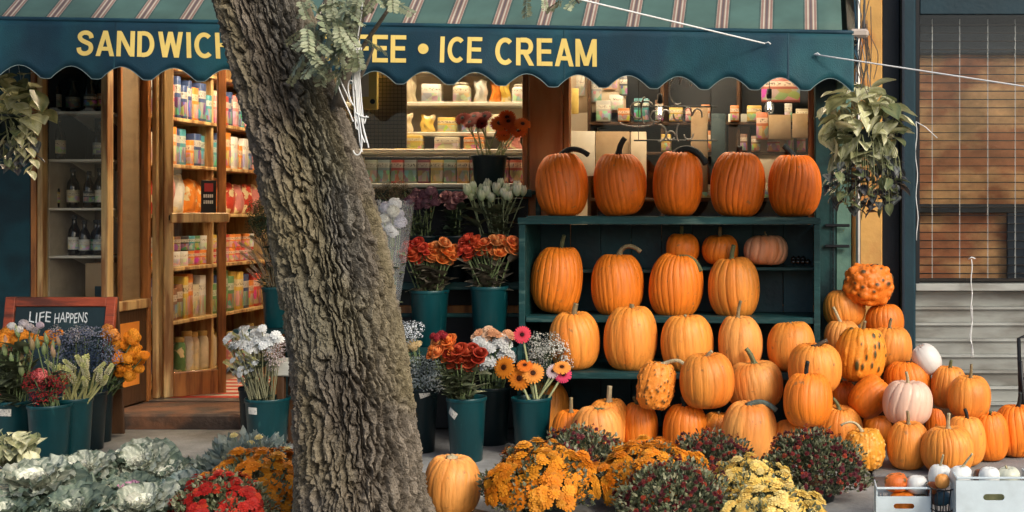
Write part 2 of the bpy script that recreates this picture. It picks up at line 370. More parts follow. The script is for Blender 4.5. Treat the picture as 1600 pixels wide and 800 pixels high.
# display case left of the door
dc = MB()
sp('case_base', -4.68, -4.26, 7.82, 8.3, 0, .72, M['wood_dark'])
sp('base_panel', -4.66, -4.28, 7.806, 7.819, .08, .66, M['wood'])
ww = thing('window', (0,0,0), None, None); ww.parent = shop
def wpart(root, name, x0, x1, y0, y1, z0, z1, m, b=.004): return bxo(name, (x0,y0-YW,z0), (x1,y1-YW,z1), m, root, b)
wpart(ww, 'frame', -4.684, -4.652, 7.79, 7.87, 0.0, 2.71, M['wood'])
wpart(ww, 'frame', -4.650, -4.618, 7.80, 7.86, .76, 2.71, M['wood_pale'])
wpart(ww, 'frame', -4.255, -4.215, 7.79, 7.86, .0, 2.71, M['wood_pale'])
wpart(ww, 'sill', -4.65, -4.26, 7.785, 7.87, .70, .755, M['wood'])
wpart(ww, 'pane', -4.617, -4.256, 7.835, 7.839, .756, 2.71, M['glass'])
w2 = thing('window', (0,0,0), None, None); w2.parent = shop
wpart(w2, 'pane', -4.237, -4.233, 7.87, 8.25, .76, 2.71, M['glass'])
wpart(w2, 'sill', -4.258, -4.19, 7.861, 8.26, .70, .758, M['wood_pale'])
wpart(w2, 'frame', -4.26, -4.205, 8.261, 8.30, .09, 2.71, M['wood'])
wpart(w2, 'frame', -4.247, -4.223, 7.96, 7.985, .76, 2.71, M['wood'])
wpart(w2, 'reflection_panel', -4.262, -4.256, 7.99, 8.255, .76, 2.71, mat('reflection_tan', (.34,.23,.13), .7, .25, 3, stretch=(1,1,4)))  # added tan panel, paints in the brownish reflection of this pane
wpart(w2, 'side_panel', -4.245, -4.215, 7.861, 8.26, .10, .70, M['wood_dark'])
wpart(w2, 'poster', -4.2148, -4.2105, 7.90, 8.16, .22, .62, M['skirt'])
wpart(w2, 'frame', -4.205, -4.165, 8.30, 8.38, .102, 2.71, M['wood_pale'], .008)
# door leaf, ajar inwards
dr = thing('door', (-4.15, 8.34-YW, .105), None, None); dr.parent = shop; dr.rotation_euler = (0,0,math.radians(40))
L_ = .385
bxo('stile', (0,-.022,0), (.058,.022,2.3), M['wood_pale'], dr); bxo('stile', (L_-.05,-.022,0), (L_,.022,2.3), M['wood'], dr)
bxo('bottom_rail', (.0585,-.021,0), (L_-.0505,.021,.16), M['wood'], dr); bxo('top_rail', (.0585,-.021,2.2), (L_-.0505,.021,2.3), M['wood'], dr)
bxo('pane', (.0585,-.003,.161), (L_-.0505,.003,2.199), M['glass'], dr)
bxo('push_bar', (.03,-.075,1.14), (L_+.005,-.052,1.205), M['wood_pale'], dr, .006)
for q in (.04, L_-.02): bxo('bar_bracket', (q-.012,-.052,1.155), (q+.012,-.022,1.19), M['black'], dr)
st = bxo('sticker', (L_-.155,-.0075,1.19), (L_-.06,-.0045,1.42), M['black'], dr)
bxo('sticker_print', (L_-.135,-.0095,1.345), (L_-.08,-.0077,1.40), mat('red_print', (.35,.03,.03), .6), st)
for z, s in ((1.305,.020),(1.265,.024)):
    for k in range(5): bxo('sticker_print', (L_-.14+k*.0125,-.0095,z), (L_-.14+k*.0125+.009,-.0077,z+.022), M['paper'], st)
# door opening: far jamb and return
sp('jamb', -3.21, -3.16, 7.79, 8.38, .0, 2.71, M['wood'])
# front windows
def window(x0, x1, zs=.75, m=M['wood']):
    w = thing('window', (0,0,0), None, None); w.parent = shop
    wpart(w, 'frame', x0, x0+.035, 7.785, 7.86, zs, 2.71, m); wpart(w, 'frame', x1-.035, x1, 7.785, 7.86, zs, 2.71, m)
    wpart(w, 'sill', x0-.02, x1+.02, 7.75, 7.87, zs-.05, zs-.001, m)
    wpart(w, 'pane', x0+.036, x1-.036, 7.825, 7.829, zs, 2.71, M['glass'])
    return w
window(-3.155, -1.655); window(-1.44, .085)
sp('pillar', -1.652, -1.443, 7.77, 7.99, 0, 2.715, M['pillar'], .01)
sp('window_base', -3.15, -1.66, 7.83, 7.98, 0, .698, M['dark_green']); sp('window_base', -1.44, .08, 7.83, 7.98, 0, .698, M['dark_green'])
sp('corner_post', .088, .215, 7.74, 7.98, 0, 3.2, M['dark_green'], .008)
sp('corner_post', .218, .31, 7.76, 7.98, 0, 3.2, mat('faded_green_paint', (.10,.20,.16), .6, .25, 6, .3, 30, col2=(.02,.07,.07), c2s=4), .006)
sp('corner_post', .315, .50, 7.78, 7.985, 0, 3.6, M['ochre'], .006)
pp = MB().tube([(.352,-.055,0),(.352,-.055,3.3)], .016, 10)
for z in (.5,1.5,2.5): pp.box((.33,-.062,z), (.374,-.021,z+.02))
pp.build('conduit', M['metal'], shop, smooth=False)
ch = MB()
for i in range(70):
    z = 1.95-i*.02
    ch.tube([(.20+.004*math.cos(a)*(i%2), -.075+.004*math.cos(a)*((i+1)%2), z+.012*math.sin(a)) for a in [k*math.pi/3 for k in range(7)]], .0022, 4, cap=False)
ch.build('chain', M['black'], shop, smooth=True)
for z in (1.225, 1.10): bxo('gate_bolt', (.15,-.085,z), (.30,-.064,z+.018), M['black'], shop)

# ------------------------------------------------------------------ neighbour building
nb = thing('neighbour_building', (0, YW, 0), 'dark building beside the shop with a blinded window above grey lap siding', 'building')
def np_(name, x0, x1, y0, y1, z0, z1, m, b=.004, parent=None): return bxo(name, (x0,y0-YW,z0), (x1,y1-YW,z1), m, parent or nb, b)
np_('wall', .505, .611, 7.86, 8.2, 0, 4.2, M['navy'])
np_('column', .612, .70, 7.74, 8.2, 0, 4.2, M['bluecol'], .012)
np_('column_strip', .613, .632, 7.72, 7.739, 0, 4.2, M['navy'])
nw = thing('window', (0,0,0), None, None); nw.parent = nb
np_('frame', .702, .73, 7.80, 7.9, .88, 2.9, M['black'], parent=nw)
np_('frame', .731, 2.4, 7.80, 7.9, 2.52, 2.62, M['bluecol'], parent=nw)
np_('sill', .702, 2.4, 7.77, 7.9, .835, .879, M['galv'], parent=nw)
np_('frame', .731, 2.4, 7.965, 8.0, 1.31, 1.365, M['navy'], parent=nw)
np_('frame', .731, 2.4, 7.965, 8.0, 2.30, 2.47, M['navy'], parent=nw)
np_('frame', 1.29, 1.40, 7.965, 8.0, .885, 1.309, M['navy'], parent=nw)
np_('pane', .732, 2.4, 7.812, 7.816, .88, 2.519, M['glass'], parent=nw)
np_('wall_header', .702, 2.6, 7.78, 8.2, 2.63, 4.2, M['navy'])
np_('inner_wall', .55, 2.6, 8.35, 8.45, 0, 2.62, M['navy'])
np_('end_wall', 2.41, 2.8, 7.78, 8.2, 0, 2.62, M['navy'])
prof = [(0,0),(0,-.006),(.074,-.026),(.080,-.040),(.092,-.040),(.0955,-.012),(.0955,0)]   # z, y of one lap siding board
sid = MB()
for X_ in (.703, 2.4):
    for z, y in prof: sid.v.append((X_, y, z)); sid.c.append((1,1,1))
n_ = len(prof)
for k in range(n_-1): sid.f.append((k, k+n_, k+1+n_, k+1)); sid.m.append(0)
sid.f += [tuple(range(n_)), tuple(range(2*n_-1, n_-1, -1))]; sid.m += [0,0]
sidm = sid.mesh('siding_board', M['galv'], smooth=False)
for i in range(8): inst('siding_board', sidm, nb, TRS((0, .06, .055+i*.0975)))
np_('siding_back', .703, 2.4, 7.865, 7.95, 0, .83, M['navy'])
bp = thing('reflection_sheet', (1.5, 8.03, .88), 'brown sheet behind the blind standing in for a brick building reflected in the glass', 'paper')  # added sheet, its colour stands for a reflection in the window
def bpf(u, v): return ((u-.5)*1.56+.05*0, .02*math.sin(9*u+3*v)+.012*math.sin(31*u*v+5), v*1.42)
MB().patch(bpf, 30, 24).build('sheet', M['brown_reflection'], bp, smooth=True)
bl = thing('venetian_blind', (.735, 7.90, .885), 'dark slatted venetian blind hanging in the neighbour window', 'blind')
slm = MB().box((0,-.012,-.0025), (1.66,.012,.0025), 0, .001).mesh('slat', M['slat'])
for i in range(32): inst('slat', slm, bl, TRS((0, 0, .05+i*.0512+R.uniform(-.0015,.0015)), (R.uniform(.0,.1), R.uniform(-.0012,.0012), 0)))
bxo('bottom_rail', (0,-.02,0), (1.66,.02,.022), M['slat'], bl)
for px in (1457,1500,1544,1587,1632,1680):
    x = PX(px,7.88)-.735
    for y in (-.014,.014): MB().tube([(x,y,.02),(x,y,1.62)], .0012, 5).build('ladder_cord', M['string'], bl)
cord = thing('pull_cord', at(1518,405,7.72), 'frayed white cord hanging in front of the grey siding', 'cord')
pts = [Vector((.004*math.sin(i*1.3), .003*math.cos(i*.9), -i*.035)) for i in range(18)]
MB().tube(pts, .0035, 6).build('strand', M['string'], cord, smooth=True); MB().tube([p+Vector((.008*math.sin(i*.8+1),-.004,0)) for i, p in enumerate(pts[8:])], .002, 5).build('frayed_strand', M['string'], cord, smooth=True); MB().tube([(-.02,0,.0),(.0,-.004,.012),(.022,0,.004)], .004, 5).build('knot', M['string'], cord, smooth=True)
cord2 = thing('blind_cord', at(1431,190,7.76), 'thin white cord dangling down the left side of the blind', 'cord')
MB().tube([Vector((.006*math.sin(i*1.1)+.002*i*.3, .002, -i*.045)) for i in range(17)], .0028, 5).build('strand', M['string'], cord2, smooth=True); MB().tube([(0,0,0),(.06,.0,-.035),(.13,0,-.10)], .0028, 5).build('side_strand', M['string'], cord2, smooth=True)

# ------------------------------------------------------------------ awning
YA = 6.40
def drop(x): return -(x+1.9)*.0165      # the awning hangs a little lower to the right
aw = thing('awning', (0, YA, 0), 'green striped shop awning with scalloped teal valance and yellow lettering', 'awning')
XL, XR, ZT = -5.6, PX(1334,YA), 2.247
AM = awningmat(.224)
def canf(u, v):
    x = XL+(XR-XL)*u; s = math.sin(v*math.pi)*.035
    return (x, v*1.39, ZT+drop(x)+v*1.33-s+.006*math.sin(x*2.1+v*3))
cn = MB().patch(canf, 60, 16).build('canopy', AM, aw, smooth=True)
md = cn.modifiers.new('thick', 'SOLIDIFY'); md.thickness = .004; md.offset = -1
cn.location = (-.058, 0, 0)
# scalloped valance
PIT = .2525; PH0 = PX(824, YA)        # an arch is centred here
def scal(x):
    t = ((x-PH0)/PIT) % 1.0; t = min(t, 1-t)   # 0 at arch centre
    return .330-.050*max(0, math.cos(t*math.pi*1.25))**.8-.012*math.cos(t*2*math.pi)
def wav(x, v): return -.018*v*(math.sin(x*3.1+1)+.6*math.sin(x*7.7+2))-.006*v
va = MB(); NX = 460; NV = 7
def vaf(u, v):
    x = XL+(XR-XL)*u; return (x, wav(x, v), ZT+drop(x)-v*scal(x)*.86)
va.patch(vaf, NX, NV)
vo = va.build('valance', M['valance'], aw, smooth=True)
md = vo.modifiers.new('thick', 'SOLIDIFY'); md.thickness = .003
MB().tube([Vector(vaf(i/NX,1))+Vector((0,-.002,-.001)) for i in range(NX+1)], .0020, 5).build('piping', M['trimcord'], aw, smooth=True)
MB().tube([Vector(vaf(i/60,0))+Vector((0,.004,.002)) for i in range(61)], .012, 8).build('front_bar', M['valance'], aw, smooth=True)
bxo('front_bar_end', (XR-.02,-.005,ZT+drop(XR)-.022), (XR+.075,.05,ZT+drop(XR)+.022), mat('dusty_pipe',(.42,.36,.31),.6), aw, .012)
# side wing of the awning: triangle of canvas with a small valance
sw_ = MB(); sw_.patch(lambda u, v: (XR+.01+.01*math.sin(v*9), u*1.37, ZT+drop(XR)-.02-.14*(1-.35*abs(math.sin(u*17)))*(v)+(1-v)*u*1.30), 40, 6)
so_ = sw_.build('side_wing', M['valance'], aw, smooth=True); md = so_.modifiers.new('thick','SOLIDIFY'); md.thickness = .003
for x in (-4.4,-2.6,-.9,XR-.03):       # frame arms under the canopy
    MB().tube([(x,.03,ZT+drop(x)-.03),(x,1.38,ZT+drop(x)+.18)], .012, 8).build('frame_arm', M['metal'], aw, smooth=True)
# lettering printed on the valance
def textmesh(s, name, bold=.0):
    c = bpy.data.curves.new(name, 'FONT'); c.body = s; c.size = 1; c.offset = bold; c.resolution_u = 6
    o = bpy.data.objects.new(name, c); COL.link(o); dg = bpy.context.evaluated_depsgraph_get()
    me = bpy.data.meshes.new_from_object(o.evaluated_get(dg)); bpy.data.objects.remove(o); return me
HS = .086                                   # half stroke of the bold capitals, cap height 1
def smooth_path(P, n=6):
    P = [Vector((*p, 0)) for p in P]; Q = [2*P[0]-P[1]]+P+[2*P[-1]-P[-2]]; out = []
    for i in range(1, len(Q)-2):
        for k in range(n):
            t = k/n; a, b, c, d = Q[i-1:i+3]; out.append(.5*((2*b)+(c-a)*t+(2*a-5*b+4*c-d)*t*t+(3*b-a-3*c+d)*t**3))
    return out+[P[-1]]
def ell(cx, cy, rx, ry, a0, a1, n=26): return [Vector((cx+rx*math.cos(math.radians(a0+(a1-a0)*i/n)), cy+ry*math.sin(math.radians(a0+(a1-a0)*i/n)), 0)) for i in range(n+1)]
V_ = lambda x: ('d', (x, 0), (x, 1)); Hh = lambda x0, x1, y: ('h', x0, x1, y); D_ = lambda a, b: ('d', a, b)
GLY = {'I': (.30, [V_(.15)]), 'E': (.66, [V_(.11), Hh(.2,.62,1-HS*.9), Hh(.2,.58,.52), Hh(.2,.63,HS*.9)]), 'F': (.61, [V_(.11), Hh(.2,.6,1-HS*.9), Hh(.2,.54,.50)]),
 'H': (.74, [V_(.11), V_(.63), Hh(.2,.54,.53)]), 'N': (.74, [V_(.11), V_(.63), D_((.13,.96),(.61,.04))]), 'M': (.86, [V_(.10), V_(.76), D_((.12,.97),(.43,.03)), D_((.74,.97),(.43,.03))]),
 'W': (.98, [D_((.10,1),(.275,0)), D_((.275,0),(.49,1)), D_((.49,1),(.705,0)), D_((.705,0),(.88,1))]), 'A': (.76, [D_((.10,0),(.38,1)), D_((.66,0),(.38,1)), Hh(.22,.54,.29)]),
 'C': (.75, [('c', ell(.40,.5,.295,.415,48,312))]), 'O': (.82, [('c', ell(.41,.5,.30,.415,0,360))]),
 'D': (.75, [V_(.11), ('c', [Vector((.2,1-HS*.9,0)), Vector((.3,1-HS*.9,0))]+ell(.32,.5,.265,.412,88,-88)+[Vector((.3,HS*.9,0)), Vector((.2,HS*.9,0))])]),
 'S': (.70, [('c', smooth_path([(.585,.70),(.545,.83),(.42,.905),(.27,.90),(.155,.82),(.14,.71),(.22,.61),(.38,.53),(.53,.45),(.575,.31),(.52,.17),(.39,.098),(.25,.10),(.135,.18),(.10,.32)]))]),
 'R': (.75, [V_(.11), D_((.36,.46),(.62,0)), ('c', [Vector((.2,1-HS*.9,0)), Vector((.42,1-HS*.9,0))]+ell(.43,.695,.165,.215,85,-85,14)+[Vector((.42,.485,0)), Vector((.2,.485,0))])]), ' ': (.32, [])}
def word_quads(s):
    """list of quads (x,z) with a layer number; strokes that cross lie on different layers"""
    x = 0; out = []
    for ch in s:
        w, st = GLY[ch]
        for k, g in enumerate(st):
            if g[0] == 'd':
                a, b = Vector(g[1]), Vector(g[2]); L = (b-a).length; hw = HS*min(1.5, L/max(.05,abs(b.y-a.y)))
                n = 6; P = [a.lerp(b, i/n) for i in range(n+1)]
                for i in range(n): out.append((k, [(x+P[i].x-hw,P[i].y),(x+P[i].x+hw,P[i].y),(x+P[i+1].x+hw,P[i+1].y),(x+P[i+1].x-hw,P[i+1].y)]))
            elif g[0] == 'h': out.append((k, [(x+g[1],g[3]-HS*.9),(x+g[2],g[3]-HS*.9),(x+g[2],g[3]+HS*.9),(x+g[1],g[3]+HS*.9)]))
            else:
                P = g[1]; n = len(P); prev = None
                for i in range(n):
                    t = (P[min(i+1,n-1)]-P[max(i-1,0)]).normalized(); o = Vector((-t.y, t.x, 0))*HS
                    e = ((x+P[i].x+o.x, P[i].y+o.y), (x+P[i].x-o.x, P[i].y-o.y))
                    if prev: out.append((k, [prev[0], prev[1], e[1], e[0]]))
                    prev = e
        x += w+.045
    return out, x-.10
def lettering(s, px0, px1, y0, y1, parent):
    _, tot = word_quads(s); x0, x1 = PX(px0, YA), PX(px1, YA); hgt = (y1-y0)/F*YA
    zc = PZ(y0, YA)-ZT-drop((x0+x1)/2)
    off = 0
    for ch in s:
      Q, adv = word_quads(ch); adv += .10; mb = MB()
      for k, q in Q:
        vs = []
        for (a, b) in q:
            a += off
            x = x0+a/tot*(x1-x0); top = ZT+drop(x); z = top+zc-hgt*(1-b); v = (top-z)/(scal(x)*.86)
            vs.append((x, wav(x, v)-.0050-.0004*k, z))
        n = (Vector(vs[1])-Vector(vs[0])).cross(Vector(vs[2])-Vector(vs[0])); mb.add(vs, [(0,1,2,3) if n.y < 0 else (3,2,1,0)])
      o = mb.build('letter', M['letter'], parent); o['label'] = f'yellow letter {ch} of the word {s}'; off += adv
lettering('SANDWICHES', 121, 421, 50, 90, vo)
lettering('COFFEE', 461, 635, 54, 97, vo); lettering('ICE', 687, 754, 58, 99, vo); lettering('CREAM', 774, 931, 60, 103, vo)
for pxc, pyc in ((441,72),(663,77)):
    cx_, cz_ = PX(pxc,YA), PZ(pyc,YA); v = .4
    MB().lathe([(0.001,0),(.026,0),(.026,.002),(.001,.002)], 20, cen=(cx_, wav(cx_,v)-.008, cz_), axis=Matrix.Rotation(math.radians(90),3,'X')).build('bullet', M['letter'], vo)
for xs in (-4.55,-3.42,-2.31,-1.18,-.06):    # sewn seams down the valance
    MB().patch(lambda u, v, xs=xs: (xs+(u-.5)*.016, wav(xs, v)-.0020-.0018*math.sin(u*math.pi), ZT+drop(xs)-v*scal(xs)*.85), 4, 8).build('seam', M['valance'], aw, smooth=True)
# ropes
def rope(a, b, r, label, sag=.0):
    a, b = Vector(a), Vector(b); o = thing('rope', a, label, 'rope')
    MB().tube([(b-a)*(i/12)-Vector((0,0,sag*math.sin(i/12*math.pi))) for i in range(13)], r, 6).build('strand', M['string'], o, smooth=True); MB().tube([(0,0,0),(.018,-.004,.006),(.03,-.004,-.004)], r*.8, 5).build('knot', M['string'], o, smooth=True)
d = at(910,0,5.75)-at(1195,68,6.385); rope(at(1195,68,6.375), at(1195,68,6.385)+d*1.45, .0042, 'white rope slanting from the striped canopy down to the valance')
d = at(1600,135,6.0)-at(1272,85,6.375); rope(at(1272,85,6.372), at(1272,85,6.375)+d*1.5, .0042, 'white rope stretched from the awning corner past the brown window')
# ------------------------------------------------------------------ inside the shop
lamp_m = emitmat('lit_tube', (1,.80,.56), 72)
for i, (x, y, lb) in enumerate(((-3.35,9.15,'ceiling light over the aisle behind the door'),(-3.5,8.62,'added fill lamp just inside the door'),(-2.3,8.22,'ceiling light over the window shelves'),(-.7,8.35,'ceiling light over the shop counter'))):  # the one just inside the door is added to brighten the lower shelves
    t = thing('ceiling_or_fill_light', (x,y,2.90), 'glowing '+lb, 'ceiling light', 'shop ceiling lights and added fill lamp', rz=0 if i == 0 else math.pi/2)
    bxo('housing', (-.14,-.62,-.02), (.14,.62,.045), M['white_shelf'], t)
    for k in (-.06,.06): MB().tube([(k,-.58,-.045),(k,.58,-.045)], .018, 8).build('tube', lamp_m, t, smooth=True)

def box_good(name, cat, c, sx, sy, sz, color, label, m='pack', group=None, rz=0):
    t = inst(name, MB().box((-sx/2,-sy/2,0),(sx/2,sy/2,sz),0,.003).mesh(name, M[m]), None, TRS(c,(0,0,rz)), color)
    return tag(t, label, cat, group)
PROF = {'jar':[(.0,0),(.9,0),(1,.06),(1,.7),(.92,.8),(.72,.86),(.72,.9)], 'can':[(0,0),(.97,0),(1,.03),(1,.97),(.97,1),(0,1)],
        'bottle':[(0,0),(.95,0),(1,.03),(1,.52),(.85,.64),(.42,.76),(.36,.9),(.40,.93),(.40,.96)]}
def jar_good(name, cat, c, r, h, color, label, group=None, lid=(.6,.45,.15), m='bag'):
    t = thing(name, c, label, cat, group)
    MB().lathe([(r*a, h*b) for a, b in PROF['jar']], 16).build('body', M[m], t, smooth=True, color=color)
    MB().lathe([(0,h),(r*.76,h),(r*.78,h*.99),(r*.78,h*.88),(r*.70,h*.875)], 16).build('lid', M['stalk'], t, smooth=True, color=lid)
    return t
def pouch(name, cat, c, w, h, d, color, label, group=None, rz=0):
    sd = R.random()*20
    def f(u, v, s):
        x = (u-.5)*w*(1-.12*math.sin(v*math.pi)); b = (math.sin(u*math.pi)**.6)*(math.sin(v*math.pi)**.5)
        return (x+.006*math.sin(9*v+sd), s*(b*d/2+.003)+.006*math.sin(14*u+7*v+sd)*b, v*h+.006*math.sin(8*u+sd)*v)
    mb = MB().patch(lambda u, v: f(u, v, -1), 10, 12).patch(lambda u, v: f(1-u, v, 1), 10, 12)
    t = inst(name, mb.mesh(name, M['bag'], True), None, TRS(c, (R.uniform(-.12,.05),0,rz)), color)
    return tag(t, label, cat, group)
PAL = [('red',(.50,.05,.03)),('orange',(.72,.22,.03)),('yellow',(.72,.48,.08)),('cream',(.66,.56,.38)),('white',(.70,.68,.62)),('dark blue',(.03,.06,.16)),('teal',(.05,.26,.30)),('brown',(.22,.09,.04)),('green',(.10,.22,.08)),('pink',(.60,.22,.20)),('black',(.02,.02,.025))]

# long grocery shelf running back from the door along the left wall, facing right
gs = thing('grocery_shelf', (-4.55, 9.9, .09), 'pale wooden grocery shelving along the aisle inside the door', 'shelving')
zs = [.16,.56,.93,1.30,1.645,1.97,2.32]
for z in zs: bxo('shelf_board', (-.24,-1.42,z-.115), (.235,1.8,z-.09), M['wood_pale'], gs)
bxo('back_panel', (-.262,-1.42,0), (-.245,1.8,2.4), M['wood_pale'], gs)
for y in (-1.44,-.45,.55,1.81): bxo('upright', (-.26,y-.015,0), (.215,y+.014,2.42), M['wood_pale'], gs)
places = ['bottom','second lowest','third lowest','middle','third highest','second highest']
kinds = ['jar','box','can','pouch','box','tallbox']
for si in range(6):
    y = 8.53; i = 0; z0 = zs[si]+.0005
    gap = zs[si+1]-zs[si]-.04
    while y < 10.3:
        k = kinds[si]; nm, c = R.choice(PAL if k not in ('pouch',) else PAL[:5]+PAL[6:8])
        if si in (3,2): nm, c = R.choice([PAL[0],PAL[1],PAL[0],PAL[1],PAL[9],PAL[4],PAL[7]])
        if si in (4,5): nm, c = R.choice([PAL[3],PAL[4],PAL[1],PAL[1],PAL[5],PAL[0],PAL[5],PAL[9],PAL[6]])
        end = f'{ordn(i)} from the door'
        lb = lambda w: f'{nm} {w} on the {places[si]} aisle shelf, {end}'
        if k in ('box','tallbox'):
            w = R.uniform(.06,.12) if k == 'box' else R.uniform(.05,.095); h = gap*R.uniform(.62,.97)
            if abs(y-9.45) < .02 or (y<9.45<y+w) or (y<10.45<y+w): y += .05
            box_good('grocery_box','box',(-4.45+R.uniform(-.02,.02),y+w/2,z0),.2,w*.94,h,c,lb('box'),group='boxes on the aisle shelves'); y += w+.004
        elif k == 'pouch':
            w = R.uniform(.15,.2)
            pouch('snack_bag','bag',(-4.43,y+w/2,z0),w,gap*R.uniform(.75,.95),.09,c,lb('snack bag'),'snack bags on the aisle shelf',math.pi/2); y += w*.9
        else:
            r = R.uniform(.036,.052); hh = gap*(R.uniform(.5,.85))
            if k == 'jar': jar_good('jar','jar',(-4.42+R.uniform(-.03,.03),y+r,z0),r,hh,c,lb('jar'),'jars on the aisle shelf')
            else:
                t = tag(inst('tin_can', MB().lathe([(r*a,.105*b) for a,b in PROF['can']],16).mesh('tin_can',M['pack'],True), None, TRS((-4.42,y+r,z0)), c), lb('tin can'), 'can', 'cans on the aisle shelf')
                if R.random() < .65:
                    n2, c2 = R.choice(PAL); tag(inst('tin_can', t.data, None, TRS((-4.418,y+r+.006,z0+.1055)), c2), f'{n2} tin can standing upon the can {end}', 'can', 'cans on the aisle shelf')
            y += 2*r+.006
        i += 1
mt = thing('door_mat', (-3.66,9.0,.0885), 'red and white striped mat on the floor inside the door', 'mat')
mm = [mat('mat_red',(.50,.06,.035),.9,.25,40), mat('mat_white',(.60,.52,.42),.9,.2,40)]
for i in range(14): bxo('stripe', (-.5,-.60+i*.085,0), (.5,-.60+i*.085+.0845,.008), mm[i%2], mt, .002)
# bottle shelves in the display case
bs = thing('bottle_shelf', (-4.44, 8.06, .72), 'white bottle shelves inside the left display case', 'shelving')
bxo('back_panel', (-.18,.21,0), (.17,.225,.92), mat('case_back', (.36,.31,.24), .7, .3, 5), bs); bxo('back_panel', (-.18,.21,.921), (.17,.225,1.98), M['night'], bs); bxo('side_panel', (-.195,-.18,0), (-.181,.225,.92), bpy.data.materials['case_back'], bs); bxo('side_panel', (-.195,-.18,.921), (-.181,.225,1.98), M['night'], bs)
bz = [1.045,1.34,1.64,1.935]
for z in bz:
    bxo('shelf_board', (-.18,-.19,z-.735), (.165,.205,z-.72), M['white_shelf'], bs)
    for x in (-.12,.08): MB().add([(x,-.05,z-.736),(x,.2,z-.736),(x,.2,z-.82),(x+.008,-.05,z-.736),(x+.008,.2,z-.736),(x+.008,.2,z-.82)], [(0,2,1),(3,4,5),(0,3,5,2)]).build('bracket', M['white_shelf'], bs)
btm = {}
def bottle(c, r, h, lab, label):
    t = thing('bottle', c, label, 'bottle', 'dark bottles in the display case')
    MB().lathe([(r*a,h*b) for a,b in PROF['bottle']],16).build('glass_body', M['bottle'], t, smooth=True)
    MB().lathe([(r*1.015,h*.14),(r*1.02,h*.15),(r*1.02,h*.44),(r*1.015,h*.45)],16).build('paper_label', M['pack'], t, smooth=True, color=lab)
    MB().lathe([(r*.44,h*.9),(r*.45,h*.99),(r*.3,h),(0,h)],12).build('cap', M['stalk'], t, smooth=True, color=(.03,.03,.03))
rows = [(0,1.0455,[(82,.036,.25,'cream oval'),(109,.036,.25,'white'),(132,.032,.22,'pale'),(143,.032,.22,'green'),(155,.033,.22,'grey')],'lowest'),
        (1,1.3405,[(83,.038,.22,'yellow'),(107,.036,.25,'cream'),(139,.032,.23,'dark'),(149,.034,.25,'white')],'second lowest'),
        (2,1.6405,[(92,.038,.27,'cream'),(150,.042,.24,'grey')],'second highest'),
        (3,1.9355,[(86,.036,.25,'pale'),(107,.04,.22,'grey'),(141,.036,.25,'dark'),(153,.036,.27,'brown')],'top')]
for k, z, L_, nm in rows:
    for j, (px, r, h, cn_) in enumerate(L_):
        c = {'cream oval':(.66,.6,.45),'white':(.7,.68,.62),'pale':(.5,.5,.45),'green':(.05,.2,.12),'grey':(.3,.32,.32),'yellow':(.6,.42,.12),'cream':(.6,.52,.36),'dark':(.04,.05,.06),'brown':(.2,.1,.05)}[cn_]
        bottle((PX(px,7.98),7.98+(j%2)*.05,z), r, h, c, f'dark bottle with {cn_} label on the {nm} case shelf, {ordn(j)} from the left')
box_good('carton','box',(-4.36,8.05,.757),.16,.2,.24,(.50,.36,.2),'tan cardboard carton at the bottom of the bottle display case','cardboard')
box_good('leaflet','sign',(-4.315,7.90,.757),.07,.015,.10,(.02,.06,.07),'small dark sign in front of the tan carton in the bottle case','slate')
# window shelves behind the left window
ws = thing('window_shelf', (-2.2, 8.35, .09), 'white stepped shelves of groceries behind the left shop window', 'shelving')
wz = [1.495,1.72,1.835,2.04,2.26]
for z, y0, y1 in zip(wz, (-.30,-.12,-.02,.08,.10), (.32,.32,.32,.34,.34)):
    bxo('shelf_board', (-.93,y0,z-.115), (.52,y1,z-.09), M['white_shelf'], ws)
bxo('back_panel', (-.95,.345,0), (.54,.36,2.5), M['cream'], ws)
for x in (-.95,.525): bxo('side_panel', (x,-.28,0), (x+.014,.344,2.5), M['white_shelf'], ws)
bxo('base_cupboard', (-.93,-.28,0), (.52,.32,1.37), M['wood_dark'], ws)
tea = [('pale green',(.40,.42,.3)),('grey green',(.30,.36,.33)),('red',(.48,.05,.03)),('grey',(.34,.33,.30)),('maroon',(.22,.05,.06)),('yellow',(.68,.46,.12)),('mint green',(.28,.38,.26)),('mustard',(.56,.30,.06)),('wine red',(.30,.05,.05)),('brown',(.24,.12,.06)),('rose',(.5,.2,.17)),('brick red',(.42,.09,.05))]
for i, (nm, c) in enumerate(tea):
    x = PX(582+i*20.5,8.12); t = box_good('tea_box','box',(x,8.12,1.4955),.075,.07,.165,c,f'{nm} tea box with a black top in the row behind the left window','pack')
    bxo('lid', (-.0378,-.0353,.147), (.0378,.0353,.168), M['black'], t, .002)
row = [(1.7205,8.33,[(596,'clear plastic tub','cream',.12,.10),(640,'long mustard carton','yellow',.17,.09),(700,'pale biscuit tray','cream',.15,.08),(742,'peach biscuit tray','orange',.12,.08),(800,'pink packet','pink',.13,.11)]),
       (1.8355,8.45,[(570,'peach tub','pink',.10,.10),(594,'rosy tub','red',.1,.1),(634,'pale packet','cream',.1,.13),(668,'yellow packet','yellow',.1,.12),(700,'golden box','yellow',.11,.10),(735,'blue tin','dark blue',.09,.08),(770,'cream box','cream',.1,.12)]),
       (2.0405,8.50,[(640,'tall beige bag','cream',.1,.2),(676,'grey tin box','white',.12,.12),(722,'cream canister','cream',.12,.13),(752,'white bag','white',.09,.15),(775,'orange pouch','orange',.08,.15),(790,'yellow pouch','yellow',.07,.17),(812,'clear tub','white',.1,.12)]),
       (2.2605,8.50,[(655,'cream sack','cream',.12,.2),(700,'white paper bag','white',.12,.2),(745,'pale green bundle','cream',.12,.16),(775,'yellow bouquet box','yellow',.1,.12),(806,'dark box','black',.1,.18)])]
sh = ['lower middle','middle','upper','top']
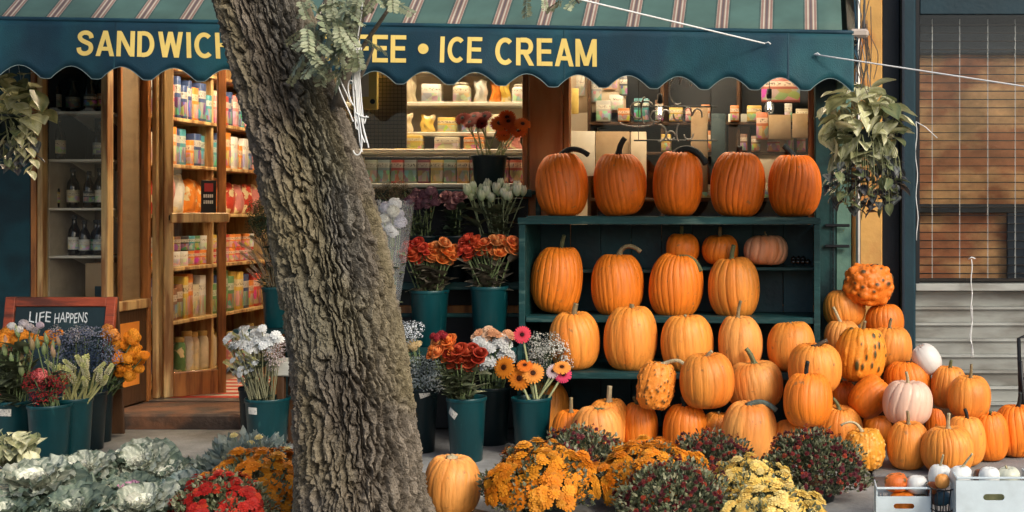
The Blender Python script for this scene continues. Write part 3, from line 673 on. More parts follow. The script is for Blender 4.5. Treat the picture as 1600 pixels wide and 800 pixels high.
for (z, y, items), sn in zip(row, sh):
    for px, w, cn_, sx, sz in items:
        c = dict(PAL)[cn_]; lb = f'{w} on the {sn} shelf behind the left window'
        if 'tub' in w or 'canister' in w: jar_good('tub','tub',(PX(px,y),y,z),sx/2,sz,c,lb,lid=(.6,.55,.45),m='pack')
        elif 'bag' in w or 'pouch' in w or 'sack' in w or 'packet' in w: pouch('packet','packet',(PX(px,y),y,z),sx,sz,.06,c,lb)
        else: box_good('grocery_box','box',(PX(px,y),y,z),sx,.1,sz,c,lb)
gp = thing('wire_grid', (PX(592,8.02),8.02,1.72), 'grey wire grid panel hanging at the left of the window shelves', 'panel')
gm = MB()
for i in range(15): gm.tube([(-.17+i*.024,0,0),(-.17+i*.024,0,.5)], .0018, 4)
for i in range(21): gm.tube([(-.17,.003,i*.024),(.166,.003,i*.024)], .0018, 4)
gm.build('wire', M['slat'], gp); bxo('backing', (-.175,.012,-.005), (.172,.02,.505), mat('taupe_board',(.24,.19,.14),.7), gp)
yb = thing('yellow_sign', (PX(572,7.95),7.95,2.0), 'yellow wooden sign with a round hole at the top left of the window', 'sign')
bxo('board', (-.09,-.01,-.05), (.075,.01,.25), M['letter'], yb, .01); bxo('inset', (-.09,-.013,.03), (.02,-.0105,.25), M['white_shelf'], yb)
MB().lathe([(0.001,0),(.016,0),(.016,.004),(.001,.004)],16,cen=(.045,-.012,.0),axis=Matrix.Rotation(math.radians(90),3,'X')).build('hole', M['black'], yb)
# right window: counter, panels, boxes, neon, bulbs
ct = thing('counter', (-.68, 8.6, .09), 'dark shop counter behind the right window', 'counter')
bxo('body', (-.72,-.2,0), (.72,.25,1.0), M['wood_dark'], ct); bxo('top', (-.74,-.24,1.001), (.74,.27,1.04), M['black'], ct)
rk = thing('wall_rack', (-.68, 9.1, .09), 'brown rack with rails behind the shop counter', 'shelving')
for z in (1.30,1.62,1.83): bxo('shelf_board', (-.78,-.2,z), (.78,.12,z+.022), M['wood_dark'], rk)
for x in (-.79,-.28,.25,.78): bxo('upright', (x-.012,-.18,0), (x+.012,.12,2.5), M['wood_dark'], rk)
bxo('back_panel', (-.78,.121,0), (.78,.14,2.6), M['night'], rk)
def rbox(px0, px1, y0, y1, Y, color, label, name='carton', cat='box', m='pack', d=.08):
    x0, x1 = PX(px0,Y), PX(px1,Y); z0, z1 = PZ(y1,Y), PZ(y0,Y)
    return box_good(name, cat, ((x0+x1)/2, Y, z0), x1-x0, d, z1-z0, color, label, m)
rbox(882,978,95,176,8.98,(.62,.52,.36),'cream notice board at the upper left of the right window','notice_board','board','cream',.02)
rbox(893,904,138,178,8.90,(.70,.48,.10),'yellow leaflet in front of the cream notice board','leaflet','paper','letter',.01)
rbox(886,930,205,275,8.85,(.62,.60,.50),'white paper sheet behind the first large pumpkin','paper_sheet','paper','white_shelf',.01)
rbox(932,984,206,290,8.88,(.42,.28,.14),'tan cardboard box behind the second large pumpkin','carton','box','cardboard')
rbox(986,1010,206,300,8.80,(.5,.42,.28),'beige slatted panel between the second and third large pumpkins','panel','panel','cream',.02)
rbox(1080,1106,168,300,8.75,(.30,.17,.08),'brown rope curtain behind the third large pumpkin','curtain','curtain','cardboard',.05)
rbox(1112,1134,178,300,8.72,(.01,.03,.04),'dark coat hanging behind the right window','coat','coat','slate',.08)
rbox(1138,1172,178,300,9.05,(.75,.75,.70),'bright white panel behind the fourth large pumpkin','panel','panel','white_shelf',.02)
rbox(1182,1200,176,219,8.9,(.45,.14,.06),'stack of red papers behind the right window','papers','paper')
rbox(1201,1236,180,218,8.86,(.50,.36,.12),'left mustard carton on the rack by the window edge','carton','box','cardboard')
rbox(1238,1262,178,216,8.86,(.34,.22,.10),'right brown carton on the rack by the window edge','carton','box','cardboard')
rbox(1184,1230,216,300,8.92,(.60,.56,.44),'pale sheet below the mustard carton','paper_sheet','paper','cream',.01)
rbox(1190,1250,120,160,9.0,(.3,.08,.06),'red and white packets at the top right of the window','packets','packet')
for px, y, lb in ((1031,165,'left'),(1202,157,'right')):
    t = thing('hanging_bulb', at(px,y,7.92), f'{lb} hanging clear light bulb in the right window', 'bulb')
    MB().tube([(0,0,.06),(0,0,.9)], .003, 6).build('flex', M['black'], t); MB().lathe([(0,.075),(.016,.07),(.018,.02),(.013,.012)],14).build('socket', M['black'], t, smooth=True)
    MB().lathe([(.012,.014),(.014,0),(.028,-.035),(.030,-.055),(.02,-.078),(0.001,-.086)],16).build('glass_bulb', M['cello'], t, smooth=True)
    MB().tube([(-.006,0,-.01),(-.009,0,-.055),(0,0,-.03),(.009,0,-.055),(.006,0,-.01)], .0022, 5).build('filament', emitmat('filament',(1,.85,.6),9), t, smooth=True)
ns = thing('neon_sign', at(1060,180,7.93), 'unlit curly neon tube sign hanging in the right window', 'sign')
nm_ = MB()
def arc(px, py, rx, ry, a0, a1, n=14, slope=0):
    return [at(px+rx*math.cos(math.radians(a0+(a1-a0)*i/n))+slope*i/n, py-ry*math.sin(math.radians(a0+(a1-a0)*i/n)), 7.93)-ns.location for i in range(n+1)]
for a in ((1058,142,12,22,60,300),(1070,142,10,22,150,20),(997,172,12,13,50,300),(1008,172,6,20,90,270),(1010,166,10,8,200,20),(1025,182,9,9,0,350),(1040,182,7,10,20,170),(1059,178,7,10,180,360),(1075,178,6,10,180,-20),(1090,180,7,10,180,-20),(1030,208,11,13,100,-100),(1048,212,7,7,0,330),(1062,208,5,14,250,90),(1076,210,7,8,180,370),(996,190,28,8,190,350)):
    nm_.tube(arc(*a), .0055, 6)
nm_.build('tube', M['neon'], ns, smooth=True)
bxo('hanger', (-.28,.02,-.16), (.24,.03,-.15), M['black'], ns); bxo('hanger', (-.28,.02,.05), (.24,.03,.06), M['black'], ns)
for x in (-.25,.2): MB().tube([(x,.024,-.16),(x,.024,.95)], .0025, 5).build('hanger_wire', M['black'], ns)

# small goods on the rack behind the counter and papers pinned to the notice board
for si, z in enumerate((1.413,1.733,1.943)):
    x = -1.42; i = 0
    while x < .06:
        w = R.uniform(.05,.11); nm, c = R.choice(PAL)
        if R.random() < .8: box_good('rack_packet','packet',(x+w/2,8.93,z),w*.92,.08,R.uniform(.07,.17),tuple(v*.6 for v in c),f'{nm} packet on the {("low","middle","high")[si]} counter rack, {ordn(i)} from the left',group='packets on the counter rack'); i += 1
        x += w+R.uniform(.0,.05)
for i, (px, y0, y1, w, nm, c) in enumerate(((900,118,150,14,'pale',(.6,.58,.5)),(922,125,160,18,'grey',(.25,.26,.26)),(944,112,140,20,'peach',(.6,.35,.22)),(952,148,172,22,'white',(.66,.66,.62)),(968,118,150,12,'dark',(.06,.06,.07)))):
    rbox(px,px+w,y0,y1,8.955,c,f'{nm} paper pinned to the cream notice board','pinned_paper','paper','pack',.004)
# ------------------------------------------------------------------ green pumpkin shelf
su = thing('display_shelf', (0, 7.28, 0), 'dark green wooden shelf unit holding rows of large pumpkins', 'shelf')
x0, x1 = PX(812,7.28), PX(1281,7.28)
for z, y0 in ((.437,-.30),(.718,0),(1.288,0)):
    y1 = .42; o = bxo('shelf_board', (x0+.03 if y0 == 0 else PX(822,6.98),y0,z-.036) , (x1-.03 if y0 == 0 else PX(1262,6.98),y1,z), M['shelf_green'], su, .003); o.rotation_euler = (0, .006, 0)
    o.location = (0,0,-.006*0.55)
bxo('shelf_lip', (x0-.01,-.006,1.246), (x1+.005,-.0005,1.284), M['shelf_green'], su, .002)
bxo('shelf_board', (x0+.9,.22,.972), (x1-.031,.42,.992), M['shelf_green'], su, .003)
bxo('shelf_board', (x0+.03,.25,.955), (x0+.899,.42,.975), M['shelf_green'], su, .003)
for a in (x0, x1-.029): bxo('upright', (a,.001,0), (a+.029,.43,1.245), M['shelf_green'], su)
for a in (x0-.004, x1-.034): bxo('edge_trim', (a,-.008,0), (a+.036,0,1.243), M['shelf_green'], su)
for i in range(9):
    w = (x1-x0-.06)/9; bxo('back_board', (x0+.03+i*w,.431,.02), (x0+.03+(i+1)*w-.003,.445+R.uniform(0,.003),1.24), M['teal_paint'], su, .002)
pc = thing('dark_gourds', at(1252,413,7.55), 'cluster of small black ornaments at the end of the little shelf', 'ornaments')
for i in range(7): MB().lathe([(.001,0),(.016,.006),(.018,.018),(.008,.03),(.001,.034)],10,cen=((i%4)*.028-.045,(i//4)*.03-.02,(i//4)*.016)).build('ornament', M['bottle'], pc, smooth=True)
rz_ = thing('stepped_riser', (.20, 7.3, 0), 'dark wooden stepped riser mostly hidden behind the pumpkin pile', 'riser')
bxo('step_box', (-.08,-.20,0), (.10,-.03,.26), M['wood_dark'], rz_); bxo('step_box', (.105,-.02,0), (.85,.40,.23), M['wood_dark'], rz_); bxo('step_box', (-.02,.08,.2305), (.40,.40,.41), M['wood_dark'], rz_); bxo('step_box', (-.02,.20,.4105), (.34,.40,.56), M['wood_dark'], rz_)

# ------------------------------------------------------------------ pumpkins
TAU = 2*math.pi
def pumpkin_mesh(name, w, h, ribs, depth, seed, warts=0, boxy=.78, rot=None, cols=None, wsize=.12, lump=.03, wamp=.1, elong=1):
    r = np.random.RandomState(seed)
    NU, NV = (170, 90) if warts else (ribs*10, 36)
    ph = np.linspace(0, TAU, NU, endpoint=False); t = np.linspace(0, 1, NV+1)
    a = -math.pi/2+math.pi*t
    A, PH = np.meshgrid(a, ph, indexing='ij')
    rr = np.abs(np.cos(A))**boxy; zz = np.sign(np.sin(A))*np.abs(np.sin(A))**(.88)
    # ribs with uneven spacing
    e = np.cumsum(r.uniform(.6,1.4,ribs)); e = np.concatenate([[0], e/e[-1]])
    wph = np.interp((PH/TAU+.02*np.sin(A*2+seed)) % 1.0, e, np.arange(ribs+1))
    g = np.abs(np.sin(math.pi*wph)); groove = .78*(1-g)**7+.22*(1-g)**1.8
    ribamp = r.uniform(.5,1.2,ribs+1); ra = ribamp[np.clip(np.floor(wph).astype(int),0,ribs-1)]
    shape = .55+.45*np.abs(np.sin(A))
    rr = rr*(1-depth*groove*shape+.012*ra*g-.006*np.abs(np.sin(PH*ribs*1.5+seed))**6)
    rad = np.abs(np.cos(A))
    zz = zz-np.where(zz > 0, .17*np.exp(-(rad/.34)**2), -.10*np.exp(-(rad/.4)**2))
    zz = zz+.04*g*np.where(zz > 0, 1, 0)*np.exp(-((rad-.35)/.25)**2)
    l = lump*(np.sin(PH+seed)+.6*np.sin(2*PH+seed*1.7)*np.cos(A)); rr = rr*(1+l); zz = zz*(1+lump*.8*np.sin(PH+seed*2.3)*rad)
    x = rr*np.cos(PH); y = rr*np.sin(PH); z = zz
    V = np.stack([x, y, z], -1).reshape(-1, 3)
    tint = None
    if warts:
        D = V/np.linalg.norm(V, axis=1, keepdims=True)
        q = r.normal(size=(warts,3)); q /= np.linalg.norm(q, axis=1, keepdims=True); s = wsize*r.uniform(.35,1.15,warts); am = r.uniform(.4,1,warts)
        DE = D*[1,1,elong]; QE = q*[1,1,elong]; d2 = np.clip((DE**2).sum(1)[:,None]+(QE**2).sum(1)[None]-2*DE@QE.T, 0, 9); b = np.exp(-(d2/(s**2))**1.5)*am*np.minimum(1, s/wsize)
        bump = b.max(1); V = V*(1+wamp*bump[:,None])
        dark = (r.rand(warts) < cols[2]); wd = (np.exp(-(d2/(s*cols[3])**2)**2)*dark).max(1)
        base = np.array(cols[0]); dk = np.array(cols[1]); tint = base+(dk-base)*np.clip(wd*1.2,0,1)[:,None]
        tint = tint*(.9+.2*r.rand(len(tint),1))
    V[:,0] *= w/2/np.abs(V[:,0]).max(); V[:,1] *= w/2/np.abs(V[:,1]).max()
    zmn, zmx = V[:,2].min(), V[:,2].max(); V[:,2] = (V[:,2]-zmn)/(zmx-zmn)*h
    topz = V[-1,2]
    top = Vector((0,0,topz))
    if rot is not None:
        m = np.array(rot.to_matrix() if hasattr(rot,'to_matrix') else rot); V = (V-[0,0,h/2])@m.T
        V[:,2] -= V[:,2].min(); top = rot.to_matrix() @ (top-Vector((0,0,h/2))); zsh = ((np.array([[0,0,0]])))
        # centre height after rotation
        ctr = h/2
        top = top+Vector((0,0,ctr))
    faces = []
    for j in range(NV):
        for i in range(NU):
            k = (i+1) % NU; faces.append((j*NU+i, j*NU+k, (j+1)*NU+k, (j+1)*NU+i))
    me = bpy.data.meshes.new(name); me.from_pydata(V.tolist(), [], faces)
    me.polygons.foreach_set('use_smooth', [True]*len(faces))
    if tint is not None:
        at_ = me.color_attributes.new('tint','FLOAT_COLOR','POINT'); at_.data.foreach_set('color', np.concatenate([tint, np.ones((len(tint),1))],1).ravel())
    me.update(); return me, top
def bez(pts, n=9):
    pts = [Vector(p) for p in pts]
    if len(pts) == 2: pts = [pts[0], (pts[0]+pts[1])/2, pts[1]]
    out = []
    for i in range(n+1):
        t = i/n; p = list(pts)
        while len(p) > 1: p = [p[k].lerp(p[k+1], t) for k in range(len(p)-1)]
        out.append(p[0])
    return out
GREEN, BLACKS, TAN, PALE = (.13,.15,.07), (.014,.020,.022), (.24,.19,.10), (.42,.36,.22)
O1, O2, O3, O4 = (.76,.20,.014), (.76,.275,.042), (.78,.160,.007), (.75,.32,.075)
seedc = [11]
def pumpkin(px0, px1, yt, yb, Y, tone, label, stem=None, scol=GREEN, sr=.014, ribs=20, depth=.075, boxy=.78, tilt=(0,0), warts=0, cols=None, mat_='pumpkin', wsize=.12, ground=False, lump=.03, wamp=.1, elong=1, name='pumpkin', cat='pumpkin', group='pumpkins on display'):
    seedc[0] += 1; sd = seedc[0]; rr = random.Random(sd)
    if ground: Y = 2*H*F/2/(yb-CY)
    w = (px1-px0)/F*Y; h = (yb-yt)/F*Y*1.0
    z0 = 0.0 if ground else PZ(yb, Y)
    loc = Vector((PX((px0+px1)/2, Y), Y, z0))
    t = thing(name, loc, label, cat, group)
    depth *= rr.uniform(.55,1.2)*(1 if Y > 7.4 else .75); boxy *= rr.uniform(.9,1.08); lump = rr.uniform(.025,.085)
    rot = Euler((math.radians(tilt[0]+rr.uniform(-3,3)), math.radians(tilt[1]+rr.uniform(-3,3)), 0))
    me, top = pumpkin_mesh(name+'_body', w, h, ribs, depth, sd, warts, boxy, rot, cols, wsize, lump, wamp, elong)
    me.materials.append(M['warty' if warts else mat_])
    k = rr.uniform(.88,1.08)
    o = inst('body', me, t, None, tuple(c*k for c in tone))
    if stem is not None:
        s = Y/F; p0 = top-Vector((0,0,.006))
        P_ = [p0]+[p0+Vector((dx*s, -.012*abs(i+1)+rr.uniform(-.008,.008), -dy*s+.004)) for i, (dx, dy) in enumerate(stem)]
        path = bez(P_, 10); n = len(path)
        rad = [sr*(1.9 if i == 0 else 1.35 if i == 1 else 1.08 if i == 2 else 1-.02*i) for i in range(n)]; rad[-1] *= 1.12
        mb = MB().tube(path, rad, 15, ridge=.16, nr=5); ss = mb.build('stem', M['stem'], t, smooth=True, color=scol)
    return t
# top row
N_ = 'on the top shelf'
ys = 7.47
pumpkin(837,921,240,338,ys,O3,f'tall pumpkin with black stem hooking right, leftmost {N_}', [(4,-14),(22,-20),(44,-4)], BLACKS, .017, 22)
pumpkin(925,1010,240,338,ys,O3,f'large tall pumpkin with thick upright black stem, second {N_}', [(2,-14),(4,-22),(12,-30)], BLACKS, .017, 22)
pumpkin(1015,1098,236,338,ys,O3,f'tall pumpkin with big black stem drooping right, middle {N_}', [(2,-14),(30,-16),(46,14)], BLACKS, .022, 20, tilt=(0,4))
pumpkin(1107,1196,239,339,ys,O3,f'large tall pumpkin with short black stub, fourth {N_}', [(1,-8),(2,-16)], BLACKS, .018, 22)
pumpkin(1200,1285,242,339,ys,O3,f'large tall pumpkin with black leaning stem, rightmost {N_}', [(-4,-10),(-18,-20)], BLACKS, .019, 24, depth=.09)
# second row
N_ = 'on the middle shelf'
pumpkin(830,917,386,491,ys,O1,f'scarred tall pumpkin with short straight stem, leftmost {N_}', [(0,-14),(6,-25)], GREEN, .012, 24, tilt=(0,3))
pumpkin(924,1008,397,493,ys,O1,f'tall pumpkin with grey stem arching far to the right {N_}', [(2,-18),(18,-26),(36,-10)], TAN, .014, 22)
pumpkin(1013,1099,397,497,ys,O1,f'tall tilted pumpkin with striped stem bent down its right shoulder {N_}', [(6,-6),(28,-4),(36,20)], GREEN, .013, 22, tilt=(0,6))
pumpkin(1101,1187,402,497,ys,O2,f'tall smooth pumpkin with upright stem, rightmost large one {N_}', [(0,-14),(4,-25)], GREEN, .014, 18)
pumpkin(1038,1093,365,413,7.58,O1,'small round pumpkin with thin upright stem, left on the little shelf', [(0,-8),(1,-15)], GREEN, .011, 14)
pumpkin(1097,1154,368,413,7.58,O1,'small round pumpkin with brown stem, middle on the little shelf', [(0,-8),(1,-16)], TAN, .011, 14)
pumpkin(1162,1236,368,414,7.58,(.74,.38,.22),'flat pale peach pumpkin on the little shelf', [(-2,-4),(-4,-9)], TAN, .006, 12, depth=.14, boxy=.62)
# third row
N_ = 'on the bottom shelf'
pumpkin(858,940,488,578,7.13,O2,f'round pumpkin with curling tendril by its stem, leftmost {N_}', [(0,-10),(4,-20)], TAN, .015, 18)
pumpkin(943,1027,479,581,7.13,O2,f'large barrel shaped pumpkin with short grey stem {N_}', [(0,-6),(1,-11)], TAN, .015, 18, depth=.05)
pumpkin(1030,1115,493,581,7.13,O2,f'smooth pumpkin with only a stem nub, middle {N_}', [(0,-3),(1,-6)], TAN, .010, 16, depth=.05)
pumpkin(1117,1192,494,581,7.13,O4,f'smooth pumpkin with tall thin ridged stem {N_}', [(0,-16),(5,-30)], TAN, .010, 14, depth=.04)
pumpkin(1197,1274,503,580,7.13,O2,f'smooth pumpkin without stem, rightmost {N_}', [(0,-2),(1,-4)], TAN, .008, 16, depth=.04)
# heap in front of the shelf
WC = ((.74,.24,.030),(.085,.05,.015),.85,.62)
pumpkin(994,1060,564,641,6.78,O1,'warty barrel gourd with pale curled stem in front of the bottom shelf', [(14,-8),(40,-20),(46,16)], PALE, .010, 12, warts=260, cols=WC, wsize=.085, wamp=.09, tilt=(0,8), boxy=.6)
pumpkin(1062,1150,553,637,6.78,O2,'round pumpkin with frayed stem resting right of the warty barrel gourd', [(2,-6),(8,-10)], PALE, .011, 20, depth=.05)
pumpkin(1133,1226,565,638,6.98,O4,'wide pumpkin with forked green stem in the heap below the shelf', [(-2,-14),(-12,-26)], GREEN, .014, 24, depth=.045)
pumpkin(1229,1316,538,615,6.82,O2,'round pumpkin with dark curly stem at the top of the heap', [(6,-6),(20,-12)], (.09,.07,.05), .012, 20, depth=.05)
pumpkin(1218,1301,585,669,6.62,O1,'round pumpkin with upright black stem in the heap beside the dark red mums', [(-2,-12),(2,-26)], BLACKS, .012, 22, depth=.05, tilt=(-8,0))
pumpkin(822,890,598,690,7.2,O2,'pumpkin half hidden behind the bucket of gerberas', [(0,-6),(1,-8)], TAN, .010, 16, ground=True)
pumpkin(862,925,641,716,7.1,O1,'small ribbed pumpkin with brown upright stem left of the wide pair', [(0,-12),(1,-26)], TAN, .010, 18, ground=True, depth=.09)
pumpkin(912,990,624,712,7.15,O2,'back pumpkin of the wide pair with tall pale stem', [(0,-14),(2,-28)], PALE, .014, 18, ground=True)
pumpkin(892,976,636,724,7.0,O4,'front pumpkin of the wide pair with spreading stem base', [(4,-4),(16,4)], GREEN, .015, 18, ground=True)
pumpkin(968,1028,630,712,7.2,O1,'pumpkin with pointed dark stem under the warty barrel gourd', [(-6,-8),(-8,-16)], GREEN, .008, 16, ground=True)
pumpkin(1033,1106,632,716,7.1,O1,'round pumpkin with blue green stem under the frayed stem pumpkin', [(0,-8),(-3,-18)], (.03,.06,.06), .014, 20, ground=True)
pumpkin(1092,1150,645,708,7.2,O2,'low pumpkin wedged behind the tall pale pumpkin', [(0,-4),(1,-6)], TAN, .008, 18, ground=True)
pumpkin(1127,1215,628,724,6.8,O4,'tall pale orange pumpkin with striped stem drooping right, behind the mums', [(4,-8),(24,-12),(42,6)], (.10,.14,.12), .015, 16, ground=True, depth=.05)
pumpkin(1204,1272,657,722,6.9,O2,'small pumpkin with thin pale stem beside the tall pale pumpkin', [(-1,-12),(0,-22)], PALE, .007, 18, ground=True)
# pile right of the shelf
WT = ((.72,.18,.014),(.07,.05,.02),.35,.55); WG = ((.76,.26,.022),(.05,.045,.012),.6,.85); WY = ((.76,.30,.03),(.78,.46,.13),.9,.7)
pumpkin(1316,1398,411,478,7.46,O3,'knobbly orange gourd crowning the pumpkin pile', [(4,-4),(14,-4)], BLACKS, .010, 14, warts=170, cols=WT, wsize=.19, wamp=.17, boxy=.7)
pumpkin(1285,1353,453,511,7.50,O2,'upper left pumpkin with black stem under the crowning gourd', [(0,-10),(2,-20)], BLACKS, .010, 20)
pumpkin(1350,1413,476,530,7.50,O1,'upper right pumpkin with dark angled stem under the crowning gourd', [(0,-8),(5,-17)], GREEN, .010, 20)
pumpkin(1284,1345,502,553,7.34,O4,'pumpkin with long pale leaning stem left in the pile', [(-6,-14),(-12,-26)], PALE, .009, 16, tilt=(-6,0))
pumpkin(1356,1425,511,576,7.34,O2,'pumpkin with upright grey stem against the dark column', [(-2,-10),(2,-18)], TAN, .010, 16, depth=.05)
pumpkin(1305,1390,511,597,7.06,O2,'big warty pumpkin with dark green blotches in the pile centre', [(0,-10),(2,-16)], TAN, .010, 16, warts=90, cols=WG, wsize=.10, wamp=.08, elong=.45, boxy=.72, depth=.07)
pumpkin(1426,1471,539,587,7.10,(.72,.70,.66),'white egg shaped gourd lying on the pumpkin pile', [(-4,8)], TAN, .006, 10, depth=.005, tilt=(0,-32), mat_='white_gourd', boxy=.95)
pumpkin(1380,1457,564,628,7.12,O1,'pumpkin with angled dark stem below the white egg gourd', [(12,-4),(24,-8)], GREEN, .010, 20)
pumpkin(1288,1340,596,650,7.16,O3,'dark orange pumpkin in the gap behind the pile', [(0,-4),(1,-6)], TAN, .008, 18)
pumpkin(1326,1390,590,655,6.92,O1,'smooth round pumpkin lying with its stem to the right', [(0,-3)], TAN, .006, 14, depth=.03, tilt=(0,40))
pumpkin(1377,1457,596,663,6.72,(.74,.50,.38),'whitish pink ribbed pumpkin in the front of the pile', [(0,-10),(-3,-20)], PALE, .009, 13, depth=.12, mat_='white_gourd', boxy=.66)
pumpkin(1454,1512,572,637,7.06,O2,'pumpkin with stubby dark stem beside the grey siding', [(0,-6),(1,-14)], GREEN, .010, 18)
pumpkin(1480,1551,588,655,6.82,O2,'round pumpkin with tall grey stem stacked beside the grey siding', [(0,-14),(0,-24)], TAN, .008, 18, depth=.04)
pumpkin(1551,1628,633,712,6.9,O1,'ribbed pumpkin with black stem at the right edge of the picture', [(2,-12),(2,-26)], BLACKS, .011, 22, ground=True)
pumpkin(1271,1348,636,714,7.1,O2,'low pumpkin with bent green stem behind the small warty one', [(-2,-12),(-10,-20)], GREEN, .010, 20, ground=True, tilt=(6,0))
pumpkin(1313,1384,671,734,6.5,O2,'small yellow warty pumpkin with long curly pale stem, front of the pile', [(-6,-18),(-20,-22),(-34,-12)], PALE, .007, 14, warts=260, cols=WY, wsize=.085, wamp=.08, ground=True, boxy=.7, depth=.09)
pumpkin(1343,1394,648,694,7.2,O1,'pumpkin hidden behind the curly stemmed warty one', [(0,-4),(1,-6)], TAN, .007, 18, ground=True)
pumpkin(1385,1454,659,732,6.5,O2,'round pumpkin with thin upright stem below the whitish pink one', [(-1,-12),(-2,-22)], TAN, .009, 18, ground=True, depth=.05)
pumpkin(1438,1527,666,739,6.5,O2,'ribbed front pumpkin with pale upright stem right of the curly stemmed one', [(-2,-12),(0,-26)], PALE, .010, 26, ground=True, depth=.07)
pumpkin(1477,1545,651,727,6.6,O2,'pumpkin with dark stem directly behind the ribbed front one', [(0,-8),(-4,-18)], BLACKS, .010, 18, ground=True, depth=.04)
pumpkin(1518,1577,645,720,6.7,O1,'tall narrow pumpkin second from the right edge', [(0,-5),(1,-8)], GREEN, .008, 16, ground=True, depth=.06)
pumpkin(1436,1482,634,690,7.0,O3,'ribbed pumpkin in the gap behind the whitish pink one', [(0,-4),(1,-6)], TAN, .007, 18, ground=True)
pumpkin(658,752,712,806,5.5,O4,'pale orange pumpkin with broken stem at the foot of the tree', [(-2,-2),(-4,-4)], PALE, .016, 18, ground=True, depth=.06)

# ------------------------------------------------------------------ crates of small gourds
def crate(x0, x1, yf, yb_, h, label, hole, printed):
    t = thing('gourd_crate', ((x0+x1)/2, (yf+yb_)/2, 0), label, 'crate', 'pale crates of small gourds')
    w = x1-x0; d = yb_-yf; th = .006
    hx, hz, hw, hh = hole
    def pill(n=8):
        r = hh/2; a = [(hx+hw/2-r+r*math.cos(-math.pi/2+math.pi*k/n), hz+r*math.sin(-math.pi/2+math.pi*k/n)) for k in range(n+1)]
        return a+[(hx-hw/2+r+r*math.cos(math.pi/2+math.pi*k/n), hz+r*math.sin(math.pi/2+math.pi*k/n)) for k in range(n+1)]
    pl = pill(); m_ = len(pl)
    outer = []
    for (a, c) in pl:               # project hole points to rectangle border
        dx, dz = a-hx, c-hz; k = 1e9
        if dx: k = min(k, ((w/2-hx) if dx > 0 else (w/2+hx))/abs(dx))
        if dz: k = min(k, ((h-hz) if dz > 0 else hz)/abs(dz))
        outer.append((hx+dx*k, hz+dz*k))
    def ring(y): return [(a, y, c) for a, c in pl], [(a, y, c) for a, c in outer]
    mb = MB()
    for yy, fl in ((-d/2, 0), (-d/2+th, 1)):
        i_, o_ = ring(yy); b = i_+o_; f = [[k, (k+1) % m_, m_+(k+1) % m_, m_+k] for k in range(m_)]
        mb.add(b, f)
        cs_ = [(-w/2,yy,0),(w/2,yy,0),(w/2,yy,h),(-w/2,yy,h)]
        for q in range(4):           # fill the corners
            c0 = cs_[q]; best = sorted(range(m_), key=lambda k: (outer[k][0]-c0[0])**2+(outer[k][1]-c0[2])**2)[:2]
            mb.add([c0, (outer[best[0]][0],yy,outer[best[0]][1]), (outer[best[1]][0],yy,outer[best[1]][1])], [(0,1,2)])
    i1, _ = ring(-d/2); i2, _ = ring(-d/2+th); mb.add(i1+i2, [[k, (k+1) % m_, m_+(k+1) % m_, m_+k] for k in range(m_)])
    mb.build('front_panel', M['crate'], t)
    bxo('side_panel', (-w/2,-d/2+th+.0005,0), (-w/2+th,d/2,h), M['crate'], t, .001); bxo('side_panel', (w/2-th,-d/2+th+.0005,0), (w/2,d/2,h), M['crate'], t, .001)
    bxo('back_panel', (-w/2+th,d/2-th,0), (w/2-th,d/2,h*.8), M['crate'], t, .001); bxo('bottom', (-w/2+th,-d/2+th,0.001), (w/2-th,d/2-th,.006), M['crate'], t, .001)
    bxo('rim', (-w/2,-d/2-.004,h-.004), (w/2,-d/2+th+.004,h+.004), M['crate'], t, .002)
    if printed:
        for a in ((-.08,-.078,.02,.075),(.098,.10,.02,.075),(-.08,.10,.073,.075)): bxo('print', (a[0]+.0,-d/2-.0015,a[2]), (a[1],-d/2-.0003,a[3]), M['ink'], t, .0005)
    else:
        for k, x in enumerate((-.098,-.085,-.079,-.072)): bxo('print', (x,-d/2-.0015,h-.03), (x+.004,-d/2-.0003,h-.02+.002*(k%2)), M['ink'], t, .0005)
    return t
YC = 5.25
crate(PX(1369,YC),PX(1456,YC),YC,YC+.17,PZ(763,YC),'pale blue crate with few gourds and pencilled marks, bottom right',(.0,PZ(791,YC),.085,.022),False)
crate(PX(1494,5.1),PX(1612,5.1),5.1,5.30,PZ(747,5.1),'taller pale blue crate with printed frame, cut by the corner of the picture',(.0,PZ(777,5.1),.085,.026),True)
def gourd(px, py, Y, d, hgt, tone, label, stem=None, white=False, warts=0, cols=None, scol=PALE, tilt=(0,0)):
    half = d/2/Y*F; y2 = py+hgt/2/Y*F; y1 = py-hgt/2/Y*F
    return pumpkin(px-half, px+half, y1, y2, Y, tone, label, stem, scol, .005, 10, .06 if not white else .02, .8, tilt, warts, cols, 'white_gourd' if white else 'pumpkin', .2, name='small_gourd', cat='gourd', group='small gourds in the crates')
WH = (.70,.72,.70)
gourd(1400,754,5.36,.10,.08,O1,'orange mottled gourd in the left crate',None,False,40,((.62,.14,.02),(.18,.10,.03),.6,.9))
gourd(1434,757,5.36,.10,.075,WH,'white gourd beside the mottled one in the left crate',None,True)
gourd(1412,786,5.34,.13,.09,O1,'orange gourd low in the left crate seen through its handle hole')
gourd(1440,790,5.36,.07,.09,(.2,.22,.1),'green gourd low in the left crate')
wb = thing('wire_basket', (PX(1471,5.3),5.3,0), 'dark wire basket between the two pale crates', 'basket')
for k in range(14):
    a = k*TAU/14; MB().tube([(.045*math.cos(a),.09*math.sin(a),.005),(.062*math.cos(a+.2),.12*math.sin(a+.2),.19)], .003, 5).build('wire', M['black'], wb, smooth=True)
for z, q in ((.01,1),(.10,1.2),(.19,1.38)): MB().tube([(.045*q*math.cos(k*TAU/24),.09*q*math.sin(k*TAU/24),z) for k in range(25)], .003, 5, cap=False).build('hoop', M['black'], wb, smooth=True)
gourd(1468,745,5.36,.105,.10,WH,'white gourd with long stem on the wire basket',[(2,-10),(4,-20)],True)
